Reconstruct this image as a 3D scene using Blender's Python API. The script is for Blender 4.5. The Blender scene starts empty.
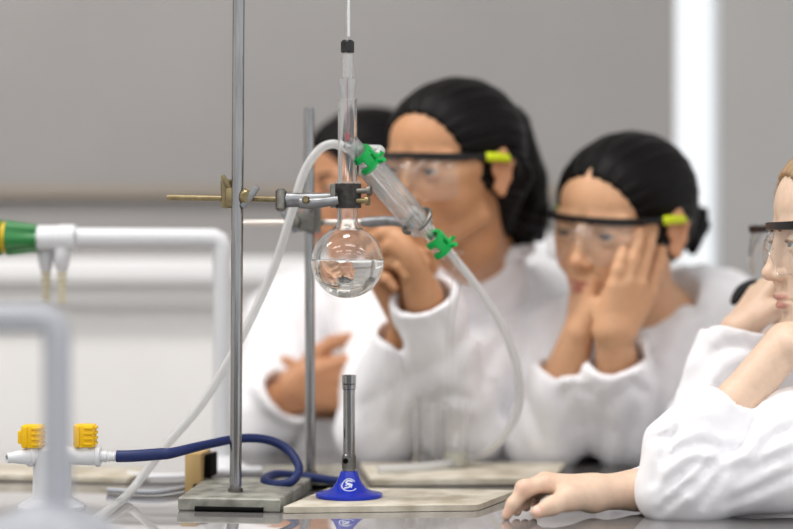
import bpy, math, random
import numpy as np
from mathutils import Vector, Matrix

# ------------------------------------------------------------------ camera, world, light
SC = bpy.context.scene
COL = SC.collection
CAM_Z = 1.011
TAB = 0.75            # bench top height
FPX = 793 * 85 / 36.0
cam = bpy.data.cameras.new('camera')
cam.lens = 85; cam.sensor_width = 36; cam.clip_start = 0.05
cam.dof.use_dof = True; cam.dof.focus_distance = 2.0; cam.dof.aperture_fstop = 1.9
camo = bpy.data.objects.new('camera', cam); COL.objects.link(camo)
camo.location = (0, 0, CAM_Z); camo.rotation_euler = (math.pi / 2, 0, 0)
SC.camera = camo

world = bpy.data.worlds.new('world'); SC.world = world; world.use_nodes = True
bg = world.node_tree.nodes['Background']
bg.inputs[0].default_value = (0.96, 0.98, 1.0, 1); bg.inputs[1].default_value = 1.25

def area(name, loc, rot, sx, sy, power, col=(1, 1, 1)):
    l = bpy.data.lights.new(name, 'AREA'); l.shape = 'RECTANGLE'; l.size = sx; l.size_y = sy
    l.energy = power; l.color = col
    o = bpy.data.objects.new(name, l); COL.objects.link(o); o.location = loc; o.rotation_euler = rot
    return o
for lx in (-1.5, 0.35, 2.2):
    for ly in (-1.7, -0.5, 0.7):
        area('ceiling_fill_light', (lx, ly, 2.84), (0, 0, 0), 1.2, 0.35, 8, (1, 0.975, 0.95))

for lx in (-1.9, -0.5):  # extra unseen pair, added to brighten the students at the back
    area('ceiling_fill_light', (lx, 2.0, 2.84), (0, 0, 0), 1.2, 0.35, 27, (1, 0.975, 0.95))

vs = SC.view_settings
SC.display_settings.display_device = 'sRGB'
vs.view_transform = 'Standard'; vs.look = 'None'; vs.gamma = 1; vs.use_curve_mapping = False
vs.exposure = -0.14
SC.cycles.use_denoising = True
SC.cycles.max_bounces = 24; SC.cycles.transmission_bounces = 24; SC.cycles.transparent_max_bounces = 32
SC.cycles.glossy_bounces = 10
SC.cycles.caustics_reflective = False; SC.cycles.caustics_refractive = True; SC.cycles.sample_clamp_indirect = 4.0; SC.cycles.blur_glossy = 0.5

# ------------------------------------------------------------------ helpers
def P(px, py, d):
    """point at photo pixel (px,py) standing d metres in front of the lens"""
    return Vector(((px - 396.5) * d / FPX, d, CAM_Z - (py - 264.5) * d / FPX))
def M(d): return d / FPX       # metres per pixel at depth d
def OT(px, py):                # point on the bench top
    return P(px, py, (CAM_Z - TAB) * FPX / (py - 264.5))
V = Vector

def srgb(r, g, b):
    f = lambda c: (c / 255 / 12.92) if c / 255 <= 0.04045 else ((c / 255 + 0.055) / 1.055) ** 2.4
    return (f(r), f(g), f(b))

MATS = {}
def mat(name, col, rough=0.5, metal=0.0, noise=0.0, nscale=40.0, bump=0.0, bscale=200.0, spec=0.5, sss=0.0, trans=0.0, ior=1.45, attr=None, coat=0.0, col2=None, stretch=None, sheen=0.0, alpha=1.0):
    if name in MATS: return MATS[name]
    m = bpy.data.materials.new(name); m.use_nodes = True; MATS[name] = m
    nt = m.node_tree; N = nt.nodes; L = nt.links; b = N['Principled BSDF']
    b.inputs['Coat IOR'].default_value = 1.9; b.inputs['Coat Roughness'].default_value = 0.02
    b.inputs['Base Color'].default_value = (*col, 1); b.inputs['Roughness'].default_value = rough
    b.inputs['Metallic'].default_value = metal; b.inputs['IOR'].default_value = ior
    b.inputs['Specular IOR Level'].default_value = spec
    b.inputs['Transmission Weight'].default_value = trans
    b.inputs['Coat Weight'].default_value = coat
    b.inputs['Sheen Weight'].default_value = sheen
    if sss:
        b.inputs['Subsurface Weight'].default_value = sss
        b.inputs['Subsurface Radius'].default_value = (1.0, 0.35, 0.2); b.inputs['Subsurface Scale'].default_value = 0.006
    tc = N.new('ShaderNodeTexCoord'); src = tc.outputs['Object']
    if stretch:
        mp = N.new('ShaderNodeMapping'); mp.inputs['Scale'].default_value = stretch
        L.new(src, mp.inputs[0]); src = mp.outputs[0]
    base = None
    if attr:
        a = N.new('ShaderNodeAttribute'); a.attribute_name = attr; base = a.outputs['Color']
    if noise > 0:
        n = N.new('ShaderNodeTexNoise'); n.inputs['Scale'].default_value = nscale; n.inputs['Detail'].default_value = 5
        L.new(src, n.inputs['Vector'])
        mx = N.new('ShaderNodeMix'); mx.data_type = 'RGBA'
        if col2 is None:
            mx.blend_type = 'MULTIPLY'
            mx.inputs[7].default_value = (1 - noise, 1 - noise, 1 - noise, 1)
        else:
            mx.inputs[7].default_value = (*col2, 1)
        ramp = N.new('ShaderNodeValToRGB'); ramp.color_ramp.elements[0].position = 0.38; ramp.color_ramp.elements[1].position = 0.66
        L.new(n.outputs['Fac'], ramp.inputs[0])
        if col2 is not None:
            mm = N.new('ShaderNodeMath'); mm.operation = 'MULTIPLY'; mm.inputs[1].default_value = noise
            L.new(ramp.outputs[0], mm.inputs[0]); L.new(mm.outputs[0], mx.inputs[0])
        else:
            L.new(ramp.outputs[0], mx.inputs[0])
        if base is not None: L.new(base, mx.inputs[6])
        else: mx.inputs[6].default_value = (*col, 1)
        base = mx.outputs[2]
    if base is not None: L.new(base, b.inputs['Base Color'])
    if bump > 0:
        n2 = N.new('ShaderNodeTexNoise'); n2.inputs['Scale'].default_value = bscale; n2.inputs['Detail'].default_value = 3
        L.new(src, n2.inputs['Vector'])
        bp = N.new('ShaderNodeBump'); bp.inputs['Strength'].default_value = bump; bp.inputs['Distance'].default_value = 0.002
        L.new(n2.outputs['Fac'], bp.inputs['Height']); L.new(bp.outputs[0], b.inputs['Normal'])
    return m

def clear_mat(name, tint=(0.97, 0.98, 0.98), gloss=1.0, ior=1.5, haze=0.0):
    """thin clear sheet: straight-through transmission with Fresnel gloss"""
    if name in MATS: return MATS[name]
    m = bpy.data.materials.new(name); m.use_nodes = True; MATS[name] = m
    nt = m.node_tree; N = nt.nodes; L = nt.links; N.remove(N['Principled BSDF']); out = N['Material Output']
    t = N.new('ShaderNodeBsdfTransparent'); t.inputs[0].default_value = (*tint, 1)
    g = N.new('ShaderNodeBsdfGlossy'); g.inputs['Roughness'].default_value = 0.03
    fr = N.new('ShaderNodeLayerWeight'); fr.inputs[0].default_value = 0.5
    pw = N.new('ShaderNodeMath'); pw.operation = 'POWER'; pw.inputs[1].default_value = 4.0
    L.new(fr.outputs['Facing'], pw.inputs[0])
    mm = N.new('ShaderNodeMath'); mm.operation = 'MULTIPLY_ADD'; mm.inputs[1].default_value = 0.85 * gloss; mm.inputs[2].default_value = 0.05 * gloss
    L.new(pw.outputs[0], mm.inputs[0])
    mx = N.new('ShaderNodeMixShader'); L.new(mm.outputs[0], mx.inputs[0])
    if haze > 0:
        d = N.new('ShaderNodeBsdfTranslucent'); d.inputs[0].default_value = (0.9, 0.9, 0.9, 1)
        df = N.new('ShaderNodeBsdfDiffuse'); df.inputs[0].default_value = (0.86, 0.87, 0.87, 1)
        m1 = N.new('ShaderNodeMixShader'); m1.inputs[0].default_value = 0.55
        L.new(d.outputs[0], m1.inputs[1]); L.new(df.outputs[0], m1.inputs[2])
        m2 = N.new('ShaderNodeMixShader'); m2.inputs[0].default_value = haze
        L.new(t.outputs[0], m2.inputs[1]); L.new(m1.outputs[0], m2.inputs[2])
        L.new(m2.outputs[0], mx.inputs[1])
    else:
        L.new(t.outputs[0], mx.inputs[1])
    L.new(g.outputs[0], mx.inputs[2]); L.new(mx.outputs[0], out.inputs[0])
    return m

MAT = dict(
    glass=mat('clear_glass', (1, 1, 1), 0.0, trans=1.0, ior=1.47),
    frost=clear_mat('frosted_glass', (0.96, 0.97, 0.97), 0.8, haze=0.16),
    liquid=mat('clear_liquid', (0.985, 0.985, 0.955), 0.0, trans=1.0, ior=1.333),
    lens=clear_mat('clear_lens', gloss=1.2, haze=0.07),
    hose=clear_mat('clear_hose', (0.95, 0.95, 0.94), 0.7, 1.4, haze=0.7),
    tube=clear_mat('thin_glass', (0.985, 0.99, 0.99), 1.0, 1.5),
    steel=mat('rod_steel', srgb(152, 152, 152), 0.13, 1.0, noise=0.25, nscale=30, stretch=(6, 6, 0.5)),
    dsteel=mat('worn_steel', srgb(128, 126, 120), 0.4, 1.0, noise=0.4, nscale=60),
    alu=mat('cast_aluminium', srgb(142, 143, 145), 0.4, 0.9, noise=0.25, nscale=90, bump=0.2, bscale=300),
    brass=mat('old_brass', srgb(142, 128, 96), 0.36, 0.9, noise=0.5, nscale=120, col2=srgb(96, 84, 62)),
    cork=mat('clamp_pad', srgb(70, 67, 64), 0.85, noise=0.5, nscale=160, bump=0.4),
    iron=mat('painted_iron', srgb(156, 156, 146), 0.45, 0.0, noise=0.75, nscale=55, col2=srgb(92, 90, 82), bump=0.3, bscale=220),
    slot=mat('dark_slot', srgb(12, 12, 12), 0.9, spec=0.1),
    blue=mat('blue_enamel', srgb(4, 42, 178), 0.22, spec=0.6),
    bluehose=mat('blue_rubber', srgb(14, 34, 88), 0.5, bump=0.1),
    white_pl=mat('white_coated_pipe', srgb(222, 223, 226), 0.28),
    white_gl=mat('white_plastic', srgb(228, 229, 230), 0.35),
    grey_pl=mat('grey_coated_pipe', srgb(168, 171, 178), 0.35),
    yellow=mat('yellow_plastic', srgb(244, 196, 8), 0.4),
    green=mat('green_plastic', srgb(14, 112, 44), 0.28, spec=0.6),
    keck=mat('green_clip', srgb(0, 172, 78), 0.35),
    cream=mat('cream_nozzle', srgb(206, 198, 172), 0.5),
    bulb=mat('pale_nozzle', srgb(205, 205, 208), 0.3),
    black=mat('black_plastic', srgb(22, 22, 24), 0.3),
    hiviz=mat('lime_plastic', srgb(206, 220, 12), 0.4),
    red=mat('red_fluid', srgb(160, 4, 18), 0.4),
    matboard=mat('heat_mat', srgb(212, 205, 190), 0.85, noise=0.8, nscale=26, col2=srgb(164, 152, 130), bump=0.5, bscale=160),
    matedge=mat('mat_edge', srgb(190, 180, 158), 0.9, noise=0.8, nscale=90, col2=srgb(120, 104, 80), bump=0.5),
    bench=mat('bench_laminate', srgb(182, 178, 177), 0.03, 0.58, noise=0.10, nscale=70, ior=1.9),
    cabinet=mat('bench_cabinet', srgb(190, 190, 188), 0.5),
    wood=mat('pale_wood', srgb(196, 166, 112), 0.6, noise=0.5, nscale=30, stretch=(1, 1, 0.15), col2=srgb(160, 126, 78)),
    paper=mat('white_board', srgb(226, 226, 226), 0.6),
    coat=mat('white_cotton', srgb(250, 249, 252), 0.85, noise=0.04, nscale=60, bump=0.15, bscale=900, sheen=0.15),
    shirt=mat('black_shirt', srgb(26, 26, 30), 0.8),
    skin=mat('skin', (0.8, 0.5, 0.35), 0.48, sss=0.25, attr='col', noise=0.06, nscale=120, bump=0.05, bscale=700),
    eyew=mat('eye_white', srgb(225, 220, 216), 0.15),
    iris_d=mat('iris_dark', srgb(38, 22, 14), 0.1),
    iris_b=mat('iris_blue', srgb(92, 110, 120), 0.1),
    hair_k=mat('hair_black', srgb(13, 10, 10), 0.42, spec=0.14),
    hair_b=mat('hair_blond', srgb(170, 140, 104), 0.5),
    brow_k=mat('brow_black', srgb(40, 28, 22), 0.8),
    brow_b=mat('brow_blond', srgb(150, 112, 78), 0.8),
    wall_up=mat('grey_wall', srgb(152, 149, 147), 0.8, noise=0.04, nscale=3),
    wall_r=mat('grey_wall_side', srgb(166, 163, 161), 0.8, noise=0.04, nscale=3),
    wall_lo=mat('white_wall', srgb(242, 240, 238), 0.75, noise=0.03, nscale=3),
    blind=mat('grey_blind', srgb(152, 149, 147), 0.85, noise=0.04, nscale=4, bump=0.1, bscale=600),
    rail=mat('blind_rail', srgb(146, 136, 124), 0.7),
    sill=mat('white_sill', srgb(240, 240, 240), 0.5),
    floor=mat('grey_floor', srgb(205, 203, 200), 0.5, noise=0.1),
    frame=mat('window_frame', srgb(225, 230, 235), 0.4),
    nail=mat('white_paint', srgb(235, 240, 248), 0.4),
)

def strand_bump(m, attr='strand'):
    nt = m.node_tree; N = nt.nodes; L = nt.links; b = N['Principled BSDF']
    a = N.new('ShaderNodeAttribute'); a.attribute_name = attr
    n = N.new('ShaderNodeTexNoise'); n.inputs['Scale'].default_value = 1.0; n.inputs['Detail'].default_value = 3
    L.new(a.outputs['Vector'], n.inputs['Vector'])
    bp = N.new('ShaderNodeBump'); bp.inputs['Strength'].default_value = 0.9; bp.inputs['Distance'].default_value = 0.0025
    L.new(n.outputs['Fac'], bp.inputs['Height']); L.new(bp.outputs[0], b.inputs['Normal'])
    mx = N.new('ShaderNodeMix'); mx.data_type = 'RGBA'; mx.blend_type = 'MULTIPLY'; mx.inputs[0].default_value = 1
    mx.inputs[6].default_value = b.inputs['Base Color'].default_value
    rp = N.new('ShaderNodeValToRGB'); rp.color_ramp.elements[0].position = 0.3; rp.color_ramp.elements[1].position = 0.7
    rp.color_ramp.elements[0].color = (0.55, 0.55, 0.55, 1); rp.color_ramp.elements[1].color = (1.25, 1.22, 1.2, 1)
    L.new(n.outputs['Fac'], rp.inputs[0]); L.new(rp.outputs[0], mx.inputs[7]); L.new(mx.outputs[2], b.inputs['Base Color'])
strand_bump(MAT['hair_k']); strand_bump(MAT['hair_b'])

def tag(o, label=None, cat=None, group=None, kind=None):
    if label: o['label'] = label
    if cat: o['category'] = cat
    if group: o['group'] = group
    if kind: o['kind'] = kind
    return o

def empty(name, loc, label, cat, group=None):
    o = bpy.data.objects.new(name, None); COL.objects.link(o); o.location = loc
    o.empty_display_size = 0.02
    return tag(o, label, cat, group)

class MB:
    """collects shapes, in world coordinates, for one mesh object"""
    def __init__(s): s.v = []; s.f = []
    def add(s, vs, fs):
        b = len(s.v); s.v += [tuple(x) for x in vs]; s.f += [tuple(i + b for i in f) for f in fs]; return s
    def box(s, c, size, R=None, bev=0.0):
        c = V(c); hx, hy, hz = [x / 2 for x in size]; R = R or Matrix.Identity(3)
        if bev <= 0:
            vs = [c + R @ V((x * hx, y * hy, z * hz)) for x in (-1, 1) for y in (-1, 1) for z in (-1, 1)]
            fs = [(0, 1, 3, 2), (4, 6, 7, 5), (0, 4, 5, 1), (2, 3, 7, 6), (0, 2, 6, 4), (1, 5, 7, 3)]
            return s.add(vs, fs)
        bm = __import__('bmesh').new()
        import bmesh
        bmesh.ops.create_cube(bm, size=1.0)
        for v in bm.verts: v.co = V((v.co.x * size[0], v.co.y * size[1], v.co.z * size[2]))
        bmesh.ops.bevel(bm, geom=list(bm.edges), offset=bev, segments=2, affect='EDGES', profile=0.6)
        bm.verts.index_update()
        vs = [c + R @ v.co for v in bm.verts]; fs = [[v.index for v in f.verts] for f in bm.faces]
        bm.free(); return s.add(vs, fs)
    def lathe(s, prof, base, axis=(0, 0, 1), seg=32, cap=True, mod=None):
        """prof: [(r, h)...] about axis from base; mod(theta, i) scales r"""
        base = V(base); ax = V(axis).normalized()
        u = ax.orthogonal().normalized()
        if abs(ax.z) > 0.9: u = V((1, 0, 0)); u = (u - ax * u.dot(ax)).normalized()
        w = ax.cross(u)
        vs = []; fs = []
        for i, (r, h) in enumerate(prof):
            for k in range(seg):
                t = 2 * math.pi * k / seg; rr = max(r, 1e-5) * (mod(t, i) if mod else 1)
                vs.append(base + ax * h + (u * math.cos(t) + w * math.sin(t)) * rr)
        n = len(prof)
        for i in range(n - 1):
            for k in range(seg):
                k2 = (k + 1) % seg
                fs.append((i * seg + k, i * seg + k2, (i + 1) * seg + k2, (i + 1) * seg + k))
        if cap:
            fs.append(tuple(reversed(range(seg)))); fs.append(tuple((n - 1) * seg + k for k in range(seg)))
        return s.add(vs, fs)
    def tube(s, pts, r, seg=16, smooth=0, cap=True, flat=None):
        pts = [V(p) for p in pts]
        rs = r if isinstance(r, (list, tuple)) else [r] * len(pts)
        if smooth: pts, rs = catmull(pts, rs, smooth)
        n = len(pts); tans = []
        for i in range(n):
            a = pts[max(i - 1, 0)]; b = pts[min(i + 1, n - 1)]; tans.append((b - a).normalized())
        u = tans[0].orthogonal().normalized(); vs = []; fs = []
        for i in range(n):
            if i:
                q = tans[i - 1].rotation_difference(tans[i]); u = q @ u
            u = (u - tans[i] * u.dot(tans[i])).normalized(); w = tans[i].cross(u)
            for k in range(seg):
                t = 2 * math.pi * k / seg
                vs.append(pts[i] + (u * math.cos(t) + w * math.sin(t)) * rs[i])
        for i in range(n - 1):
            for k in range(seg):
                k2 = (k + 1) % seg
                fs.append((i * seg + k, i * seg + k2, (i + 1) * seg + k2, (i + 1) * seg + k))
        if cap:
            fs.append(tuple(reversed(range(seg)))); fs.append(tuple((n - 1) * seg + k for k in range(seg)))
        return s.add(vs, fs)
    def prism(s, poly, z0, z1):
        n = len(poly); vs = [(p[0], p[1], z0) for p in poly] + [(p[0], p[1], z1) for p in poly]
        fs = [tuple(reversed(range(n))), tuple(range(n, 2 * n))] + [(i, (i + 1) % n, n + (i + 1) % n, n + i) for i in range(n)]
        return s.add(vs, fs)
    def strip(s, rows, thick=None):
        """grid surface from rows of points"""
        n = len(rows[0]); vs = [p for r in rows for p in r]
        fs = [(i * n + k, i * n + k + 1, (i + 1) * n + k + 1, (i + 1) * n + k) for i in range(len(rows) - 1) for k in range(n - 1)]
        return s.add(vs, fs)
    def build(s, name, m, parent=None, smooth=True, angle=40, origin=None):
        me = bpy.data.meshes.new(name)
        if parent is not None: o0 = parent.matrix_world.translation if False else V(parent.location) if parent.parent is None else V(parent.location) + V(parent.parent.location)
        elif origin is not None: o0 = V(origin)
        else:
            a = np.array(s.v); o0 = V((float(a[:, 0].mean()), float(a[:, 1].mean()), float(a[:, 2].min())))
        me.from_pydata([tuple(V(v) - o0) for v in s.v], [], s.f); me.update()
        import bmesh
        bm = bmesh.new(); bm.from_mesh(me); bmesh.ops.recalc_face_normals(bm, faces=bm.faces); bm.to_mesh(me); bm.free()
        me.materials.append(MAT[m] if isinstance(m, str) else m)
        if smooth:
            me.polygons.foreach_set('use_smooth', [True] * len(me.polygons)); me.update()
            try: me.set_sharp_from_angle(angle=math.radians(angle))
            except Exception: pass
        o = bpy.data.objects.new(name, me); COL.objects.link(o)
        if parent is not None: o.parent = parent
        else: o.location = o0
        return o

def catmull(pts, rs, sub):
    out = []; ro = []; n = len(pts)
    for i in range(n - 1):
        p0 = pts[max(i - 1, 0)]; p1 = pts[i]; p2 = pts[i + 1]; p3 = pts[min(i + 2, n - 1)]
        for k in range(sub):
            t = k / sub
            out.append(0.5 * ((2 * p1) + (p2 - p0) * t + (2 * p0 - 5 * p1 + 4 * p2 - p3) * t * t + (3 * p1 - p0 - 3 * p2 + p3) * t ** 3))
            ro.append(rs[i] * (1 - t) + rs[i + 1] * t)
    out.append(pts[-1]); ro.append(rs[-1]); return out, ro

def rz(deg): return Matrix.Rotation(math.radians(deg), 3, 'Z')

# ------------------------------------------------------------------ setting
WD = 3.3
def Wx(px, d=WD): return (px - 396.5) * d / FPX
def Wz(py, d=WD): return CAM_Z - (py - 264.5) * d / FPX
def struct(o): o['kind'] = 'structure'; return o
struct(MB().box((0, 2.0, -0.05), (7, 6.5, 0.1)).build('floor', 'floor', smooth=False))
xg0, xg1 = Wx(677), Wx(721)
zs_top, zs_bot = Wz(258), Wz(283)
wb = struct(MB().box(((-3.2 + xg0) / 2, WD + 0.1, (Wz(300) + 2.9) / 2), (xg0 + 3.2, 0.16, 2.9 - Wz(300))).build('wall_back', 'wall_up', smooth=False))
wl = struct(MB().box(((-3.2 + xg0) / 2, WD + 0.1, Wz(303) / 2), (xg0 + 3.2, 0.16, Wz(303))).build('wall_lower', 'wall_lo', smooth=False))
wr = struct(MB().box(((xg1 + 3.6) / 2, WD + 0.02, 1.45), (3.6 - xg1, 0.03, 2.9)).build('wall_right', 'wall_r', smooth=False))
struct(MB().box((-3.25, 0.5, 1.45), (0.1, 5.8, 2.9)).build('wall_left', 'wall_lo', smooth=False))
struct(MB().box((0, -2.35, 0.42), (6.6, 0.1, 0.84)).build('wall_front', 'wall_up', smooth=False))   # low parapet; unseen side left open above it for added frontal fill light
struct(MB().box((0.2, 0.5, 2.95), (7, 5.9, 0.1)).build('ceiling', 'sill', smooth=False))
# tall narrow window between the blind and the side wall
zw = Wz(330)
wn = MB().box(((xg0 + xg1) / 2, WD + 0.06, (zw + 2.9) / 2), (xg1 - xg0, 0.006, 2.9 - zw)).build('window_1', 'tube', smooth=False); struct(wn)
MB().box((xg1 - 0.002, WD + 0.03, (zw + 2.9) / 2), (0.012, 0.03, 2.9 - zw)).build('window_frame', 'frame', wn, smooth=False)
MB().box(((xg0 + xg1) / 2, WD + 0.04, zw / 2), (xg1 - xg0, 0.05, zw)).build('window_apron', 'frame', wn, smooth=False)
# sill with a rounded nose
s = MB().box(((-3.2 + xg0) / 2, WD - 0.01, (zs_top + zs_bot) / 2), (xg0 + 3.2, 0.08, zs_top - zs_bot), bev=0.008)
struct(s.build('trim_1', 'sill', angle=60))
struct(MB().box(((-3.2 + xg0) / 2, WD + 0.005, (zs_bot + Wz(304)) / 2), (xg0 + 3.2, 0.035, zs_bot - Wz(304))).build('trim_2', 'wall_lo', smooth=False))
# roller blind: slightly wavy cloth, bottom rail, roll at the top
bl = empty('roller_blind', (xg0 - 1.2, WD - 0.02, Wz(192)), 'wide pale grey roller blind on the back wall left of the bright window', 'blind')
rows = []
for i in range(15):
    z = Wz(192) + (2.72 - Wz(192)) * i / 14
    rows.append([(-3.19 + (xg0 - 0.004 + 3.19) * k / 60, WD + 0.010 + 0.003 * math.sin(k * 0.5 + i * 0.08) + 0.0015 * math.sin(k * 1.3), z) for k in range(61)])
b = MB().strip(rows); bo = b.build('blind_cloth', 'blind', bl)
sm = bo.modifiers.new('thickness', 'SOLIDIFY'); sm.thickness = 0.002; sm.use_rim = False; sm.offset = 0
MB().box(((-3.19 + xg0) / 2, WD + 0.008, Wz(192)), (xg0 + 3.19, 0.016, 0.022), bev=0.004).build('bottom_rail', 'rail', bl)
MB().lathe([(0.03, 0), (0.03, xg0 + 3.19)], (-3.19, WD - 0.012, 2.74), (1, 0, 0), 20).build('roller_tube', 'rail', bl)

# bench
BX0, BX1, BY0, BY1 = -1.9, 0.44, 1.22, 2.62
bench = empty('lab_bench', ((BX0 + BX1) / 2, (BY0 + BY1) / 2, 0), 'dark glossy laboratory bench carrying all the apparatus', 'bench')
MB().box(((BX0 + BX1) / 2, (BY0 + BY1) / 2, TAB - 0.016), (BX1 - BX0, BY1 - BY0, 0.032), bev=0.003).build('bench_top', 'bench', bench, angle=30)
MB().box(((BX0 + BX1) / 2 - 0.1, (BY0 + BY1) / 2 - 0.12, (TAB - 0.032) / 2 + 0.04), (BX1 - BX0 - 0.5, BY1 - BY0 - 0.5, TAB - 0.032 - 0.08), bev=0.004).build('cabinet_body', 'cabinet', bench)
MB().box(((BX0 + BX1) / 2 - 0.1, (BY0 + BY1) / 2 - 0.12, 0.04), (BX1 - BX0 - 0.6, BY1 - BY0 - 0.6, 0.08)).build('plinth', 'slot', bench)

# ------------------------------------------------------------------ heat mats
def polymat(name, pix, t, label):
    pts = [OT(*p) for p in pix]
    # rounded corners
    poly = []
    n = len(pts)
    for i in range(n):
        a, b_, c = pts[i - 1], pts[i], pts[(i + 1) % n]
        for q in (0.0, 0.5, 1.0):
            e1 = b_ + (a - b_).normalized() * 0.005; e2 = b_ + (c - b_).normalized() * 0.005
            poly.append(((e1 * (1 - q) + e2 * q) * 0.6 + (b_ * 0.4 if q == .5 else (e1 * (1 - q) + e2 * q) * 0.4)))
    m = MB(); cx = sum((p for p in pts), V((0, 0, 0))) / n
    m.prism([(p.x, p.y) for p in poly], TAB + 0.0004, TAB + t)
    o = m.build(name, 'matboard', angle=30); tag(o, label, 'mat', 'heat-resistant mats')
    return o
polymat('heat_mat', [(282, 513.5), (478, 511), (517, 496), (330, 493)], 0.0065, 'cream heat-resistant mat under the blue burner')
polymat('heat_mat', [(371, 486), (552, 484), (566, 467.5), (360, 468)], 0.0065, 'cream heat-resistant mat at the back under the glass jars')
polymat('heat_mat', [(-60, 478), (128, 483.5), (150, 472), (-60, 466)], 0.006, 'pale heat-resistant board beside the yellow gas taps')

# ------------------------------------------------------------------ retort stands
def stand(rodpx_bot, rodpx_top, d, dtop, rpx, topy, base_pts, label, name='retort_stand'):
    root = empty(name, OT(*base_pts[0]), label, 'stand', 'retort stands')
    pts = [OT(*p) for p in base_pts]
    H = 0.0145
    m = MB()
    # base plate: chamfered top
    n = 4; ctr = sum(pts, V((0, 0, 0))) / 4
    def ring(z, ins): return [(p.x + (ctr.x - p.x) * ins, p.y + (ctr.y - p.y) * ins, z) for p in pts]
    vs = ring(TAB + 0.0004, 0.012) + ring(TAB + 0.002, 0) + ring(TAB + H - 0.0015, 0) + ring(TAB + H, 0.02)
    fs = [(3, 2, 1, 0), (12, 13, 14, 15)]
    for i in range(3):
        for k in range(4): fs.append((i * 4 + k, i * 4 + (k + 1) % 4, i * 4 + 4 + (k + 1) % 4, i * 4 + 4 + k))
    m.add(vs, fs); m.build('base', 'iron', root, angle=25)
    # undercut slot in the front edge
    a, b_ = pts[0], pts[1]; e = (b_ - a); L_ = e.length; e.normalize(); nn = V((e.y, -e.x, 0))
    s0 = a + e * L_ * 0.17; s1 = a + e * L_ * 0.84
    m = MB(); zc = TAB + 0.0030
    m.tube([s0 + nn * 0.0006 + V((0, 0, 0.003)), s1 + nn * 0.0006 + V((0, 0, 0.003))], 0.0026, 10)
    m.build('slot', 'slot', root)
    r = rpx * M(d)
    bot = P(*rodpx_bot, d); bot.z = TAB + H
    top = P(rodpx_top, topy, dtop)
    MB().tube([bot, bot + (top - bot) * 0.985, top], [r, r, r * 0.9], 24).build('rod', 'steel', root)
    MB().tube([bot, bot + V((0, 0, 0.004))], r * 1.25, 20).build('rod_collar', 'dsteel', root)
    return root
stand((235.5, 493), 239, 2.03, 2.03, 6.0, -40, [(178, 511), (280, 513), (312, 490), (207, 489.5)], 'tall steel retort stand with flat grey base in front')
stand((310.5, 478), 309, 2.2, 2.2, 5.0, 108, [(262, 489.5), (352, 489), (346, 476), (264, 477)], 'shorter steel retort stand behind the round flask')

# boss heads (screw clamps on the rods)
def boss(c, s, m, label, dark='brass', flip=1):
    root = empty('boss_head', c, label, 'clamp fitting', 'boss heads')
    m1 = MB(); m1.box(c + V((0, -0.002, 0)), (0.024 * s, 0.03 * s, 0.022 * s), bev=0.004)
    m1.box(c + V((-0.012 * s * flip, 0.001, 0.004 * s)), (0.012 * s, 0.026 * s, 0.034 * s), rz(8), bev=0.003)
    m1.build('body', m, root)
    MB().lathe([(0.008 * s, 0), (0.008 * s, 0.01 * s), (0.006 * s, 0.012 * s)], c + V((0.010 * s * flip, -0.012 * s, 0)), (0.35 * flip, -1, 0), 16).build('screw', dark, root)
    ang = Matrix.Rotation(math.radians(-38), 3, 'Y')
    w = MB(); w.box(c + V((0.017 * s * flip, -0.020 * s, 0.0)), (0.008 * s, 0.006 * s, 0.03 * s), Matrix.Rotation(math.radians(35 * flip), 3, 'Y'), bev=0.0025)
    w.build('wing_screw', 'alu', root)
    w = MB(); w.box(c + V((-0.011 * s * flip, -0.012, 0.017 * s)), (0.006 * s, 0.006 * s, 0.018 * s), Matrix.Rotation(math.radians(-28 * flip), 3, 'Y'), bev=0.0018)
    w.build('screw_lever', dark, root)
    return root
boss(P(236.5, 197.5, 2.044), 0.95, 'brass', 'brass boss head clamped on the tall front rod')
boss(P(305, 222, 2.19), 1.0, 'dsteel', 'dark metal boss head on the shorter rear rod', 'dsteel', -1)

# clamp holding the flask neck
cl = empty('flask_clamp', P(237, 198, 2.0), 'metal clamp with brass rod and dark jaws gripping the flask neck', 'clamp', 'laboratory clamps')
MB().tube([P(167, 197.5, 2.046), P(170, 197.5, 2.046), P(286, 199.5, 2.034)], [0.0026, 0.0030, 0.0030], 14).build('clamp_rod', 'brass', cl)
m = MB()
m.tube([P(281, 200, 2.025), P(284, 200, 2.025), P(296, 200, 2.025), P(312, 200, 2.026), P(337, 198, 2.022)], [0.006, 0.0085, 0.0080, 0.0080, 0.0058], 12, smooth=5)
m.build('clamp_arm', 'alu', cl)
m = MB(); m.tube([P(300, 203, 2.015), P(318, 203, 2.012), P(338, 200, 2.012)], [0.006, 0.006, 0.0045], 10, smooth=3); m.build('lower_arm', 'alu', cl)
MB().lathe([(0.0045, 0), (0.0045, 0.006), (0.003, 0.008)], P(306, 200, 2.012), (0, -1, 0), 6).build('pivot_nut', 'brass', cl)
MB().lathe([(0.004, -0.012), (0.006, -0.01), (0.006, 0.01), (0.004, 0.012)], P(281, 200, 2.02), (0, 0.2, 1), 12).build('thumb_nut', 'dsteel', cl)
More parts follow.
